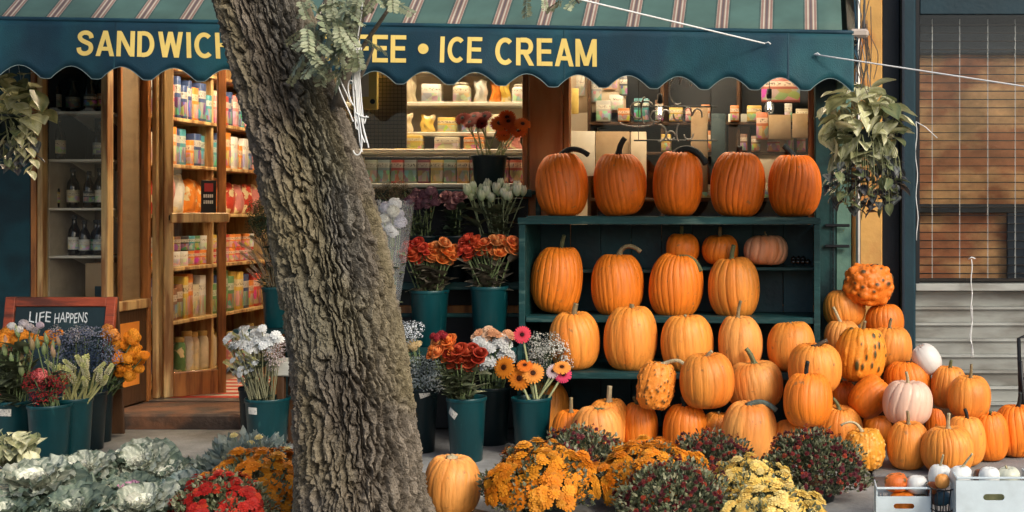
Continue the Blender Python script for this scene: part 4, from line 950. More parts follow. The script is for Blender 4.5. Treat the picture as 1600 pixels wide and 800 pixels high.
gourd(1472,752,5.24,.062,.055,O4,'tiny orange gourd in front of the white long stemmed one')
gourd(1456,762,5.30,.05,.05,(.16,.06,.04),'tiny maroon gourd on the wire basket')
gourd(1470,778,5.33,.09,.06,(.05,.12,.16),'dark blue green gourd low in the wire basket')
gourd(1502,744,5.25,.10,.08,WH,'white gourd with long pale stem behind the right crate edge',[(8,-10),(16,-24)],True)
gourd(1546,745,5.2,.09,.075,WH,'white gourd rising above the right crate rim',None,True)
gourd(1530,745,5.22,.05,.06,(.02,.03,.03),'tiny black gourd in the right crate',None)
gourd(1575,744,5.21,.10,.07,(.6,.62,.5),'pale green gourd in the right crate',[(-4,-6)],True)
gourd(1552,778,5.2,.11,.09,(.5,.45,.2),'yellowish gourd low in the right crate seen through its handle hole',None,True)
fr = thing('metal_frame', (PX(1597,7.0),7.0,0), 'black folding metal frame at the right edge beside the siding', 'frame')
MB().tube([(0,0,0),(-.01,.05,.62),(.05,.05,.64)], .011, 8).tube([(.04,.1,0),(-.01,-.02,.5)], .009, 8).tube([(.0,.04,.40),(.3,.04,.40)], .008, 8).tube([(.3,0,0),(.3,.05,.62),(.05,.05,.64)], .011, 8).build('leg', M['black'], fr, smooth=True)
# ------------------------------------------------------------------ racks, bench, buckets, chalkboard
rk2 = thing('flower_rack', (-2.05, 7.45, 0), 'dark green stepped flower rack below the left shop window', 'rack')
for z, y0, y1 in ((.545,-.22,.05),(.90,.04,.22),(1.445,.19,.33)):
    bxo('shelf_board', (-.55,y0,z-.025), (.45,y1,z), M['dark_green'], rk2); bxo('front_rail', (-.55,y0-.012,z-.04), (.45,y0-.001,z+.005), M['shelf_green'], rk2)
for x in (-.58,.452):
    for y, z in ((-.21,.56),(.05,.92),(.30,1.46)): bxo('post', (x,y-.015,0), (x+.028,y+.015,z), M['shelf_green'], rk2)
    MB().tube([(x+.014,-.24,.2),(x+.014,.26,1.2)], .012, 6).build('brace', M['shelf_green'], rk2)
bxo('rail', (-.55,.02,.70), (.45,.038,.725), M['shelf_green'], rk2)
bxo('added_dark_backing', (-.55,.335,0), (.45,.345,1.40), M['black'], rk2)  # added black sheet, paints in the dark interior behind the buckets
bn = thing('plank_bench', (PX(540,7.2),7.2,0), 'pale grey plank bench partly hidden behind the tree trunk', 'bench')
bxo('plank', (-.40,-.11,.405), (.39,.11,.485), mat('weathered_plank',(.40,.41,.38),.7,.2,6,.3,30,stretch=(.4,3,3)), bn, .006)
for x in (-.35,.32):
    for y in (-.08,.08): bxo('leg', (x,y-.02,0), (x+.04,y+.02,.404), M['wood_dark'], bn)
bxo('back_shelf', (-.76,.28,.60), (.10,.50,.63), M['dark_green'], bn); 
for x in (-.75,.07): bxo('leg', (x,.42,0), (x+.03,.48,.599), M['dark_green'], bn)

def bucket(px0, px1, yt, yb, Y, label, m='bucket', sticker=None, ground=True, z0=None):
    if ground: Y = H*F/(yb-CY); z = 0
    else: z = PZ(yb, Y) if z0 is None else z0
    r = (px1-px0)/2/F*Y; h = PZ(yt, Y)-z
    t = thing('flower_bucket', (PX((px0+px1)/2,Y), Y, z), label, 'bucket', 'florist buckets')
    prof = [(0,.0),(.74,0),(.78,.012),(.955,.93),(.965,.935),(.985,.94),(1.0,.955),(1.005,.985),(.995,1),(.965,1),(.945,.985),(.93,.94),(.75,.05),(0,.04)]
    MB().lathe([(r*a, h*b) for a, b in prof], 40).build('body', M[m], t, smooth=True)
    if sticker:
        a0, zz, rot = sticker; w_, h_ = .058, .038
        def sf(u, v):
            x = (u-.5)*w_; y = (v-.5)*h_; x, y = x*math.cos(rot)-y*math.sin(rot), x*math.sin(rot)+y*math.cos(rot)
            zf = zz+y/h; rad_ = r*(.78+.175*zf/.93)+.0022; a = a0+x/rad_
            return (rad_*math.sin(a), -rad_*math.cos(a), zf*h)
        MB().patch(sf, 6, 3).build('price_sticker', M['paper'], t, smooth=True)
    return t, Vector((PX((px0+px1)/2,Y), Y, z+h)), r
B = {}
B['lily'] = bucket(-8,49,625,712,0,'green bucket with price sticker holding lily buds at the left edge', sticker=(.15,.82,-.05))
B['berry'] = bucket(46,110,631,727,0,'large green bucket with pink carnation and red berries, front left')
B['spike'] = bucket(88,143,621,719,0,'green bucket of pale flower spikes right of the carnation bucket', sticker=(-1.2,.8,.2))
B['statice'] = bucket(108,165,612,702,0,'black bucket of blue statice behind the spikes', 'bucket_dark')
B['marigold'] = bucket(140,176,598,690,0,'black bucket of orange marigolds beside the chalkboard leg', 'bucket_dark')
B['white'] = bucket(384,452,621,703,0,'green bucket with price sticker and white flowers left of the trunk', sticker=(-.35,.80,-.04))
B['dark1'] = bucket(374,420,604,690,0,'black bucket tucked behind the white flower bucket', 'bucket_dark')
B['pampas'] = bucket(410,456,448,0,7.6,'teal bucket of pink grasses on the bench behind the trunk', ground=False, z0=.631)
B['rose1'] = bucket(641,701,453,0,7.37,'green bucket of coral roses, left on the flower rack', ground=False, z0=.546)
B['rose2'] = bucket(735,795,447,0,7.37,'green bucket of orange roses, right on the flower rack', ground=False, z0=.546)
B['gerb'] = bucket(737,792,243,0,7.66,'black bucket of red gerberas on top of the rack', 'bucket_dark', ground=False, z0=1.446)
B['purp'] = bucket(640,688,368,0,7.58,'dark bucket of purple flowers on the middle rack tier', 'bucket_dark', ground=False, z0=.901)
B['mauve'] = bucket(690,733,368,0,7.58,'dark bucket of mauve roses on the middle rack tier', 'bucket_dark', ground=False, z0=.901)
B['tulip'] = bucket(735,808,368,0,7.58,'dark bucket of white tulips on the middle rack tier', 'bucket_dark', ground=False, z0=.901)
B['mixed'] = bucket(698,760,620,720,0,'green bucket with tilted price sticker and rust roses, front centre', sticker=(-.55,.78,-.6))
B['daisy'] = bucket(799,862,620,711,0,'green bucket of orange and pink gerberas beside the pumpkins')
B['breath'] = bucket(632,684,605,706,0,'dark bucket of white filler flowers right of the trunk', 'bucket_dark', sticker=(.5,.93,.3))
B['dark2'] = bucket(742,798,604,694,0,'black bucket of white mums between the two front green buckets', 'bucket_dark')

cbn = thing('chalkboard_sign', (PX(92,7.42), 7.42, 0), 'red framed chalkboard reading LIFE HAPPENS behind the flower buckets', 'sign')
tl = math.radians(-9)
wch = PX(180,7.38)-PX(6,7.38); hch = .83
fro = thing('front_panel', (0,-.10,0), None, None); fro.parent = cbn; fro.rotation_euler = (tl,0,0)
bxo('stile', (-wch/2,-.014,0), (-wch/2+.058,.014,hch), M['red_wood'], fro); bxo('stile', (wch/2-.055,-.014,0), (wch/2,.014,hch), M['red_wood'], fro)
bxo('rail', (-wch/2+.0585,-.013,hch-.055), (wch/2-.0555,.013,hch-.002), M['red_wood'], fro); bxo('rail', (-wch/2+.0585,-.013,.08), (wch/2-.0555,.013,.13), M['red_wood'], fro)
bxo('board', (-wch/2+.0585,-.002,.131), (wch/2-.0555,.006,hch-.0555), M['slate'], fro)
bxo('back_panel', (-wch/2,.11,0), (wch/2,.125,hch*.98), M['wood_dark'], cbn).rotation_euler = (math.radians(5),0,0)
def chalktext(s, x0, x1, z, hgt):
    me = textmesh(s, 'writing', .0); n = len(me.vertices); co = np.empty(n*3); me.vertices.foreach_get('co', co); co = co.reshape(-1,3)
    mn, mx, zm, zx = co[:,0].min(), co[:,0].max(), co[:,1].min(), co[:,1].max()
    xx = x0+(co[:,0]-mn)/(mx-mn)*(x1-x0); zz = z+(co[:,1]-zm)/(zx-zm)*hgt
    co = np.stack([xx, np.full(n,-.0035), zz+.004*np.sin(xx*60)], 1); me.vertices.foreach_set('co', co.ravel()); me.materials.clear(); me.materials.append(M['chalk']); me.update()
    o = inst('writing', me, fro); o['label'] = 'white chalk writing '+s
k = 7.36/F
chalktext('LIFE', (44-92)*k, (78-92)*k, .683, .06); chalktext('HAPPENS', (84-92)*k, (136-92)*k, .680, .06)

# ------------------------------------------------------------------ flower head meshes
def petal_ring(mb, n, r0, r1, z0, z1, wid, phase=0, curl=0., cs=((1,1,1),(1,1,1)), seg=2):
    for k in range(n):
        a = TAU*(k+phase)/n+R.uniform(-.06,.06)
        d = Vector((math.cos(a), math.sin(a), 0)); s = Vector((-d.y, d.x, 0)); ww = wid*R.uniform(.85,1.12)
        vs = []; cc = []
        for j in range(seg+1):
            t = j/seg; p = d*(r0+(r1-r0)*t)+Vector((0,0,z0+(z1-z0)*t-curl*t*t))
            w = ww*(.45+.55*math.sin(min(1,t*.85+.15)*math.pi*.62)) if t < 1 else ww*.55
            col = tuple(cs[0][q]+(cs[1][q]-cs[0][q])*t for q in range(3))
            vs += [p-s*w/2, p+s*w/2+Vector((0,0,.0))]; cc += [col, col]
        mb.add(vs, [[2*j,2*j+1,2*j+3,2*j+2] for j in range(seg)], 0, cc)
def mum_mesh(name='bloom', layers=3, n=11):
    mb = MB()
    for l in range(layers):
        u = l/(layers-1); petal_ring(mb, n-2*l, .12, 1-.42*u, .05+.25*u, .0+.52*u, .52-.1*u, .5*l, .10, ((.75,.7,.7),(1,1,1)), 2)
    mb.lathe([(.001,.42),(.16,.38),(.2,.2)], 6)
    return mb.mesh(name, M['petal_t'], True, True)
MUM = [mum_mesh() for _ in range(3)]
def gerbera_mesh():
    mb = MB()
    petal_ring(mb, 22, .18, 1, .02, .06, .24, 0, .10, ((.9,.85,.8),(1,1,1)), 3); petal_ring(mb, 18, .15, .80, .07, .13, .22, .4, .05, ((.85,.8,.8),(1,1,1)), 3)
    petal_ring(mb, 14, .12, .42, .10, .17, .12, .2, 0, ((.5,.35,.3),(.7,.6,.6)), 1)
    mb.cur = (.05,.035,.03); mb.lathe([(.26,.10),(.22,.15),(.1,.16),(.001,.13)], 14)
    mb.cur = (.12,.2,.06); mb.lathe([(.3,-.02),(.2,-.12),(.06,-.2)], 10)
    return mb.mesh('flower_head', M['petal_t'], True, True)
GERB = [gerbera_mesh() for _ in range(2)]
def rose_mesh():
    mb = MB()
    for l, (n, rb, rt, h, op) in enumerate(((3,.16,.15,.92,0),(4,.30,.30,.96,.04),(5,.44,.50,.92,.12),(5,.52,.74,.80,.30),(6,.55,1.0,.58,.5))):
        for k in range(n):
            a0 = TAU*(k+.37*l)/n; sp_ = TAU/n*.72
            def f(u, v, a0=a0, sp_=sp_, rb=rb, rt=rt, h=h, op=op):
                a = a0+(u-.5)*2*sp_*(.75+.25*v); r = (rb*math.sin(min(1,v*1.3+.15)*math.pi/2)+(rt-rb)*v**2)*(1+.10*v*(1-(2*u-1)**2))
                return (r*math.cos(a), r*math.sin(a), -.1+h*(v-.15*v*v*op*3)*(1-.14*(2*u-1)**2))
            mb.patch(f, 4, 4, 0, lambda u, v: tuple([.85+.15*v]*3))
    mb.cur = (.95,.95,.95); mb.lathe([(.001,.86),(.10,.88),(.13,.80),(.18,.84),(.24,.74),(.30,.5)], 10)
    mb.cur = (.10,.18,.05); mb.lathe([(.001,-.2),(.2,-.15),(.45,-.02)], 8)
    return mb.mesh('flower_head', M['petal_t'], True, True)
ROSE = [rose_mesh() for _ in range(2)]
def carn_mesh(n=120, fl=1.0):
    mb = MB()
    for k in range(n):
        zc = 1-1.5*(k+.5)/n; a = k*2.399; rr = math.sqrt(max(0,1-zc*zc)); d = Vector((rr*math.cos(a), rr*math.sin(a), zc*.8))
        s = d.cross(Vector((.3,.5,.8))).normalized(); u_ = d.cross(s).normalized(); w = .22*R.uniform(.7,1.2); q = d*R.uniform(.78,1.08)
        mb.add([d*.25, q-s*w+u_*.1*R.uniform(-1,1), q*1.06+u_*w*.6, q+s*w-u_*.1, q-u_*w*.5], [(0,1,2),(0,2,3),(1,4,3,2)], 0, [(.8,.78,.75)]+[(1,1,1)]*4)
    return mb.mesh('flower_head', M['petal_t'], False, True)
CARN = [carn_mesh(), carn_mesh(150)]
def tulip_mesh(op=.1, L=1.5):
    mb = MB()
    for k in range(6):
        a0 = TAU*k/6
        def f(u, v, a0=a0):
            a = a0+(u-.5)*1.25; r = .55*math.sin(math.pi*(.12+.70*v))**.8*(1+op*v*v*2)-(.03 if k % 2 else 0)
            return (r*math.cos(a)*(1-.5*v**4*abs(2*u-1)), r*math.sin(a)*(1-.5*v**4*abs(2*u-1)), L*v*(1-.16*v*(2*u-1)**2))
        mb.patch(f, 4, 6, 0, lambda u, v: (.55+.45*v, .75+.25*v, .5+.5*v))
    return mb.mesh('flower_head', M['petal_t'], True, True)
TULIP = tulip_mesh(); BUD = tulip_mesh(-.42, 2.6)
def spike_mesh():
    mb = MB()
    for k in range(70):
        v = k/70; a = k*2.399; r = .30*(1-.55*v)*(.7+.3*math.sin(v*3)); p = Vector((r*math.cos(a), r*math.sin(a), v*3.2))
        d = Vector((math.cos(a), math.sin(a), .9)).normalized(); s = Vector((-d.y,d.x,0)).normalized(); n2 = d.cross(s)
        w = .15; c = (.75,.8,.5) if v > .75 else (1,1,1)
        mb.add([p, p+d*.22+s*w, p+d*.36, p+d*.22-s*w, p+d*.25+n2*w*.7], [(0,1,4),(0,4,3),(1,2,4),(4,2,3)], 0, [(.7,.75,.5)]+[c]*4)
    mb.cur = (.5,.6,.3); mb.tube([(0,0,-.6),(0,0,3)], .1, 6)
    return mb.mesh('flower_head', M['petal_t'], True, True)
SPIKE = spike_mesh()
def spray_mesh(n=90, fs=.07, seed=1):
    """a spray of tiny florets on fine branching stalks, unit radius dome"""
    r = random.Random(seed); mb = MB()
    for k in range(n):
        th = r.uniform(0,TAU); el = math.acos(r.uniform(-.15,1)); rr = r.uniform(.55,1.0)
        p = Vector((math.sin(el)*math.cos(th), math.sin(el)*math.sin(th), math.cos(el)*.9))*rr
        mb.cur = (.12,.15,.09)
        q = Vector((p.x*.35, p.y*.35, p.z*.35-.35)); s = Vector((.008,0,0))
        mb.add([q-s, q+s, p], [(0,1,2)], 0)
        mb.cur = (1,1,1); w = fs*r.uniform(.6,1.3); n_ = p.normalized(); a = n_.cross(Vector((.2,.3,.9))).normalized(); b = n_.cross(a)
        mb.add([p+n_*w*.6]+[p+(a*math.cos(t)+b*math.sin(t))*w for t in (0,1.26,2.5,3.77,5.03)], [(0,1,2),(0,2,3),(0,3,4),(0,4,5),(0,5,1)], 0)
    return mb.mesh('floret_spray', M['petal_t'], False, True)
SPRAY = [spray_mesh(90,.075,1), spray_mesh(150,.055,2)]
def leaf_fn(L=1, W=.4, fold=.12, droop=.25, tip=1.4):
    def f(u, v):
        x = (u-.5)*2; w = W*math.sin(math.pi*min(1, v**.75*.93+.04))**.9*(1-.25*v**tip)
        return (x*w, v*L, abs(x)*fold*w*2-droop*v*v*L)
    return f
def leaf_mesh(name, L, W, fold=.2, droop=.25, c0=(.10,.16,.07), c1=(.16,.22,.10), nu=4, nv=6, tip=1.4):
    mb = MB().patch(leaf_fn(L, W, fold, droop, tip), nu, nv, 0, lambda u, v: tuple((c0[k]+(c1[k]-c0[k])*(abs(2*u-1)))*(.85+.3*v) for k in range(3)))
    return mb.mesh(name, M['leaf'], True, True)
LEAF_D = leaf_mesh('leaf', 1, .28, .15, .25, (.035,.055,.035), (.025,.045,.03))
LEAF_B = leaf_mesh('leaf', 1, .34, .15, .2, (.16,.14,.11), (.09,.085,.06))
LEAF_G = leaf_mesh('leaf', 1, .30, .15, .2, (.13,.15,.09), (.07,.09,.05))

def bouquet(name, label, key, clusters,  stemcol=(.12,.17,.07), leaves=10, leafm=None, leaf_len=.08, stemr=.003, group='bunches of cut flowers', sleeve=None, leaf_z=(0.02,.55)):
    """clusters: (px,py,rx,ry,count,mesh,size_m,colours,tilt)"""
    t_, rim, rb = B[key]; Y = rim.y
    t = thing(name, rim-Vector((0,0,.10)), label, 'flowers', group)
    base = Vector((0,0,-.02)); st_ = MB(); tops = []
    for (px, py, rx, ry, n, mesh, size, cols, tilt) in clusters:
        ms = mesh if isinstance(mesh, list) else [mesh]
        for k in range(n):
            a = R.uniform(0,TAU) if n > 1 else 0; q = math.sqrt((k+.5)/n) if n > 1 else 0
            a = k*2.399+R.uniform(-.3,.3)
            yy = Y+R.uniform(-.5,.35)*min(rx/F*Y,.09)*(1 if n > 1 else 0)-.02
            p = at(px+rx*q*math.cos(a), py+ry*q*math.sin(a), yy)-t.location
            out = Vector((p.x-0, 0, 0))*1.2+Vector((0,-.55,.75))*max(.05,.25) if tilt is None else Vector(tilt)
            d = (Vector((p.x*1.1+R.uniform(-.05,.05), -.16+R.uniform(-.08,.08), .16+R.uniform(-.03,.05))) if tilt is None else Vector(tilt)+Vector((R.uniform(-.15,.15),R.uniform(-.15,.15),R.uniform(-.1,.1)))).normalized()
            sz = size*R.uniform(.9,1.2)*(.92 if n == 1 else 1.0 if ms[0] in GERB else 1.22 if ms[0] is not SPIKE else 1.1)
            inst('flower_head' if 'spray' not in ms[0].name else 'floret_spray', R.choice(ms), t, PLACE(p, d, R.uniform(0,TAU), sz), R.choice(cols))
            b = base+Vector((R.uniform(-.6,.6)*rb*.9, R.uniform(-.6,.6)*rb*.9, 0))
            st_.tube([b, b.lerp(p, .5)+Vector((0,0,.01)), p-d*sz*.05], stemr, 5, cap=False); tops.append((b, p))
    so2 = st_.build('stems', M['stalk'], t, smooth=True, color=stemcol)
    for k in range(int(leaves*3.0)):
        b, p = R.choice(tops); f = R.uniform(*leaf_z)+.25; q = b.lerp(p, min(.9,f)); a = R.uniform(0,TAU)
        d = Vector((math.cos(a), math.sin(a)-.3, R.uniform(.1,1.1))).normalized()
        m4 = Matrix.Translation(q) @ d.to_track_quat('Y','Z').to_matrix().to_4x4() @ Matrix.Rotation(R.uniform(-.6,.6),4,'Y') @ Matrix.Diagonal((*[leaf_len*R.uniform(.7,1.3)]*3,1))
        inst('leaf', leafm or LEAF_D, t, m4)
    if sleeve:
        r0, r1, h0, h1 = sleeve; sd = R.random()*9
        def f(u, v):
            a = u*TAU; r = r0+(r1-r0)*v; r *= 1+.06*math.sin(7*a+sd)+.04*math.sin(13*a+4*v)
            return (r*math.cos(a), r*math.sin(a), h0+(h1-h0)*v+(.018*math.sin(4*a+sd) if v == 1 else 0))
        MB().patch(f, 48, 8).build('cellophane_sleeve', M['cello'], t, smooth=True)
    return t
CORAL = [(.72,.13,.05),(.68,.09,.05),(.74,.20,.06),(.62,.06,.04)]; PEACH = [(.76,.26,.08),(.74,.32,.12),(.76,.22,.05)]; WHITE = [(.75,.76,.74),(.70,.72,.68)]
bouquet('lily_bunch','closed green and peach lily buds at the left edge','lily',[(25,560,32,34,16,BUD,.024,[(.36,.38,.22),(.50,.34,.22),(.30,.36,.20),(.52,.28,.2)],(0,-.25,1)),(14,525,24,10,7,CARN,.024,[(.74,.28,.03)],None),(40,512,26,10,6,CARN,.018,[(.5,.42,.5),(.6,.56,.6),(.66,.66,.66)],None)],leaves=30,leafm=LEAF_G,leaf_len=.12)
bouquet('carnation_bunch','coral pink carnation over dark red berries in the front left bucket','berry',[(62,587,0,0,1,CARN,.042,[(.80,.20,.20)],(0,-.8,.5)),(72,606,34,18,8,SPRAY[0],.045,[(.30,.02,.02),(.22,.015,.02)],None),(76,548,20,16,6,BUD,.019,[(.50,.30,.22),(.32,.36,.2)],(0,-.2,1))],leaves=8,leaf_len=.07)
bouquet('spike_bunch','pale yellow flower spikes fanned out in a green bucket','spike',[(128,588,44,18,17,SPIKE,.028,[(.72,.70,.48),(.76,.74,.56),(.66,.64,.38)],None)],(.36,.36,.16),0,stemr=.006)
bouquet('statice_bunch','dark blue and lilac statice in front of the chalkboard','statice',[(132,550,50,30,26,SPRAY,.055,[(.03,.05,.09),(.045,.07,.13),(.06,.09,.12),(.16,.18,.26)],None),(110,524,36,8,8,SPRAY[0],.03,[(.5,.48,.5),(.3,.2,.4)],None),(75,530,26,10,6,CARN,.024,[(.74,.27,.03)],None)],leaves=14,leaf_len=.06)
bouquet('marigold_bunch','bright orange marigolds beside the display case base','marigold',[(203,555,25,36,24,CARN,.023,[(.76,.30,.025),(.74,.24,.015)],None),(170,520,16,8,4,CARN,.022,[(.70,.28,.06)],None)],leaves=16,leaf_len=.05)
bouquet('white_bunch','white hydrangeas and cream dried spikes left of the trunk','white',[(394,530,44,19,46,MUM,.022,[(.76,.79,.79),(.70,.75,.76)],None),(380,572,24,24,20,MUM,.017,[(.68,.72,.72)],None),(386,556,30,28,16,SPIKE,.016,[(.50,.46,.28),(.56,.52,.34)],None),(430,552,14,20,7,SPRAY[0],.035,[(.42,.24,.30),(.5,.42,.42)],None)],(.16,.16,.09),4)
bouquet('pampas_bunch','feathery pink dried grasses with green sprigs behind the trunk','pampas',[(410,405,22,34,16,SPIKE,.020,[(.52,.36,.30),(.56,.42,.36),(.46,.28,.24)],None),(412,342,18,26,14,SPRAY,.05,[(.05,.08,.04),(.09,.10,.04)],None)],(.12,.10,.06),16,leaf_len=.05)
bouquet('coral_rose_bunch','coral and orange roses in the left bucket on the rack','rose1',[(652,394,26,16,18,ROSE,.027,[CORAL[0],CORAL[1],CORAL[3]],None),(692,396,24,17,16,ROSE,.026,PEACH+[CORAL[0]],None)],leaves=26,leafm=LEAF_B,leaf_len=.085)
bouquet('orange_rose_bunch','red to orange roses in the right bucket on the rack','rose2',[(740,388,22,15,16,ROSE,.028,[CORAL[0],CORAL[1]],None),(778,386,29,15,20,ROSE,.026,PEACH+[(.75,.22,.08)],None)],leaves=26,leafm=LEAF_B,leaf_len=.085)
bouquet('red_gerbera_bunch','dark red and orange gerberas in the black top bucket','gerb',[(742,188,24,9,6,GERB,.042,[(.30,.02,.012),(.4,.04,.015)],(0,-.9,.8)),(797,198,25,15,8,GERB,.050,[(.70,.13,.012),(.66,.10,.015),(.30,.02,.015)],(.2,-1,.6))],(.30,.33,.16),0,stemr=.0045)
bouquet('purple_bunch','dull purple flowers on the middle rack tier','purp',[(662,310,24,14,11,CARN,.026,[(.16,.07,.10),(.20,.10,.13)],None),(612,300,30,12,12,SPRAY[1],.04,[(.16,.12,.07),(.2,.15,.09)],None)],leaves=18,leaf_len=.07)
bouquet('mauve_rose_bunch','mauve roses on the middle rack tier','mauve',[(710,315,20,12,8,ROSE,.026,[(.34,.16,.18),(.40,.20,.22)],None)],leaves=16,leaf_len=.08)
bouquet('tulip_bunch','white tulips in clear sleeves on the middle rack tier','tulip',[(772,305,48,12,24,TULIP,.032,[(.64,.66,.52),(.70,.70,.60)],(0,-.2,1))],(.18,.22,.12),16,leafm=LEAF_G,leaf_len=.11)
bouquet('rust_rose_bunch','rust and peach roses in the front centre bucket','mixed',[(726,560,27,18,14,ROSE,.030,[(.44,.06,.025),(.50,.09,.04),(.38,.04,.02)],None),(692,546,22,16,12,ROSE,.029,PEACH,None),(690,526,14,5,5,CARN,.018,[(.30,.02,.03)],None)],leaves=34,leaf_len=.085,leafm=LEAF_G)
bouquet('white_mum_bunch','white mums and peach spider blooms between the front buckets','dark2',[(768,550,38,24,34,MUM,.028,[(.74,.77,.76),(.68,.72,.72)],None),(770,523,34,8,10,MUM,.026,[(.68,.34,.18),(.72,.46,.3)],None)],leaves=10)
bouquet('gerbera_bunch','orange and hot pink gerberas in the bucket beside the pumpkins','daisy',[(788,574,0,0,1,GERB,.060,[(.76,.25,.02)],(-.2,-1,.3)),(812,591,0,0,1,GERB,.060,[(.76,.24,.02)],(0,-1,.25)),(833,583,0,0,1,GERB,.056,[(.76,.30,.05)],(.2,-1,.3)),(820,571,0,0,1,GERB,.05,[(.70,.18,.02)],(0,-.7,.7)),(816,523,0,0,1,GERB,.046,[(.70,.06,.10)],(0,-1,.3)),(880,585,0,0,1,GERB,.052,[(.72,.06,.16)],(.3,-1,.3)),(864,580,0,0,1,GERB,.042,[(.72,.6,.62)],(-.2,-1,.5)),(878,574,0,0,1,GERB,.05,[(.75,.30,.06)],(0,-.6,.9))],(.34,.38,.20),0,stemr=.0065)
bouquet('filler_bunch','white filler sprays with small cream flowers right of the trunk','breath',[(662,588,30,24,20,SPRAY,.05,[(.30,.36,.36),(.5,.54,.52),(.18,.22,.22)],None),(640,522,16,10,6,SPRAY[0],.045,[(.55,.60,.66)],None),(640,540,16,8,7,CARN,.018,[(.66,.50,.26)],None)],leaves=14,leaf_len=.06)
bb = thing('breath_bunch', B['daisy'][1]-Vector((0,-.05,.1)), 'round bunch of tiny white filler flowers behind the gerberas', 'flowers', 'bunches of cut flowers')
stb = MB(); p_ = at(858,548,B['daisy'][1].y+.05)-bb.location
for k in range(16):
    q = p_+Vector((R.uniform(-.085,.085),R.uniform(-.06,.06),R.uniform(-.10,.075))); inst('floret_spray', SPRAY[k%2], bb, PLACE(q, Vector((q.x-p_.x,-.05,.12)), R.uniform(0,6), .055), R.choice([(.62,.64,.60),(.5,.52,.48)]))
    stb.tube([(R.uniform(-.03,.03),.02,0), q], .002, 4, cap=False)
stb.build('stems', M['stalk'], bb, color=(.10,.14,.08))
# wrapped bunch leaning at the trunk
B['wrap'] = (None, Vector((PX(606,7.2),7.2,.61)), .03)
bouquet('wrapped_bunch','cellophane wrapped white and lilac bunch right of the trunk','wrap',[(612,340,18,24,12,CARN,.026,[(.78,.80,.82),(.62,.62,.74),(.78,.78,.7)],None)],leaves=12,leafm=LEAF_G,leaf_len=.07,sleeve=(.02,.135,-.015,.86))
# ------------------------------------------------------------------ potted mums
def foliage_mesh(n, rx, z0, hz, ls, cols, seed, gap=0.):
    r = random.Random(seed); mb = MB()
    for k in range(n):
        u = r.uniform(0,1); th = r.uniform(0,TAU); el = math.acos(1-u*1.02); rr = r.uniform(.72,1.02)
        d = Vector((math.sin(el)*math.cos(th), math.sin(el)*math.sin(th), max(-.05,math.cos(el))))
        lum = 1+.10*math.sin(th*5+seed)+.08*math.sin(el*9+th*3)
        p = Vector((d.x*rx*rr*lum, d.y*rx*rr*lum, z0+d.z*hz*rr*lum))
        ax = (d+Vector((r.uniform(-.8,.8), r.uniform(-.8,.8), r.uniform(-.2,.9)))).normalized(); s = ax.cross(Vector((r.uniform(-1,1),r.uniform(-1,1),r.uniform(-1,1)))).normalized(); n_ = ax.cross(s)
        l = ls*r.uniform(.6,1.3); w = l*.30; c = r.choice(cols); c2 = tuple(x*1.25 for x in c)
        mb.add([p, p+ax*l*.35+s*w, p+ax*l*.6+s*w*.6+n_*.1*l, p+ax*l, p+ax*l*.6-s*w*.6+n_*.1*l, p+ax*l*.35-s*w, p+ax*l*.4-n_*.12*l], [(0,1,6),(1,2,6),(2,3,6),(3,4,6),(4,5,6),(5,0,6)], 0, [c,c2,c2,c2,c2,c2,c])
    return mb
GREY_G = [(.125,.145,.075),(.085,.105,.055),(.18,.19,.11),(.05,.065,.04),(.22,.22,.14)]
def mum(px, ytop, Y, wpx, label, blooms, cols, bs, spread=1.0, fol=1100, seed=0, dark=False, dens_front=1.0, fcols=GREY_G):
    rx = wpx/2/F*Y; zt = PZ(ytop, Y); t = thing('chrysanthemum', (PX(px,Y), Y, 0), label, 'flowers', 'potted chrysanthemums')
    z0 = max(.05, zt-rx*.95); hz = zt-z0-.006
    MB().lathe([(0,.0),(rx*.42,0),(rx*.5,z0*.6+.03),(rx*.55,z0+.02),(rx*.5,z0+.02),(0,z0+.01)],24).build('pot', M['bucket_dark'], t, smooth=True)
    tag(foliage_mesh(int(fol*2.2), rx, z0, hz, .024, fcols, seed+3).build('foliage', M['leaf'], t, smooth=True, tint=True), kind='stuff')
    r = random.Random(seed)
    for k in range(blooms):
        u = (k+.5)/blooms*spread; th = k*2.399963+r.uniform(-.25,.25); el = math.acos(max(-.1,1-u*1.05))+r.uniform(-.04,.04)
        if math.sin(th) > .45 and u > .35: continue      # far side is never seen from the street
        if r.random() > dens_front and u > .3: continue
        lum = 1.0+.10*math.sin(th*5+seed)+.08*math.sin(el*9+th*3)
        d = Vector((math.sin(el)*math.cos(th), math.sin(el)*math.sin(th), math.cos(el)))
        p = Vector((d.x*rx*lum, d.y*rx*lum, z0+d.z*hz*lum))*1.0
        n_ = (Vector((d.x,d.y,d.z*rx/max(.05,hz)*1.2))+Vector((r.uniform(-.25,.25),r.uniform(-.25,.25)-.1,r.uniform(0,.3)))).normalized()
        s = bs*r.uniform(.6,1.2); fade = r.choice((1,1,1,.9,.75))
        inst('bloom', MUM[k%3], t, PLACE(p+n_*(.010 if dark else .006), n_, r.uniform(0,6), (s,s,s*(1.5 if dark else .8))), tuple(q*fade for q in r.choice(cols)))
    return t
OR = [(.76,.27,.016),(.76,.31,.022),(.74,.23,.012)]; YE = [(.94,.70,.20),(.95,.76,.28),(.92,.64,.14)]; DK = [(.12,.014,.018),(.08,.010,.016),(.16,.02,.02),(.11,.02,.03),(.30,.045,.02)]; RD = [(.42,.020,.014),(.34,.015,.012),(.50,.045,.02)]
DK2 = [(.12,.015,.022),(.08,.012,.02),(.15,.03,.04),(.17,.02,.02)]
mum(845,701,5.45,168,'orange chrysanthemum at the front left of the mum group',320,OR,.031,.86,1300,1)
mum(1013,697,5.80,186,'orange chrysanthemum in the middle of the mum group',320,OR,.031,.92,1000,2)
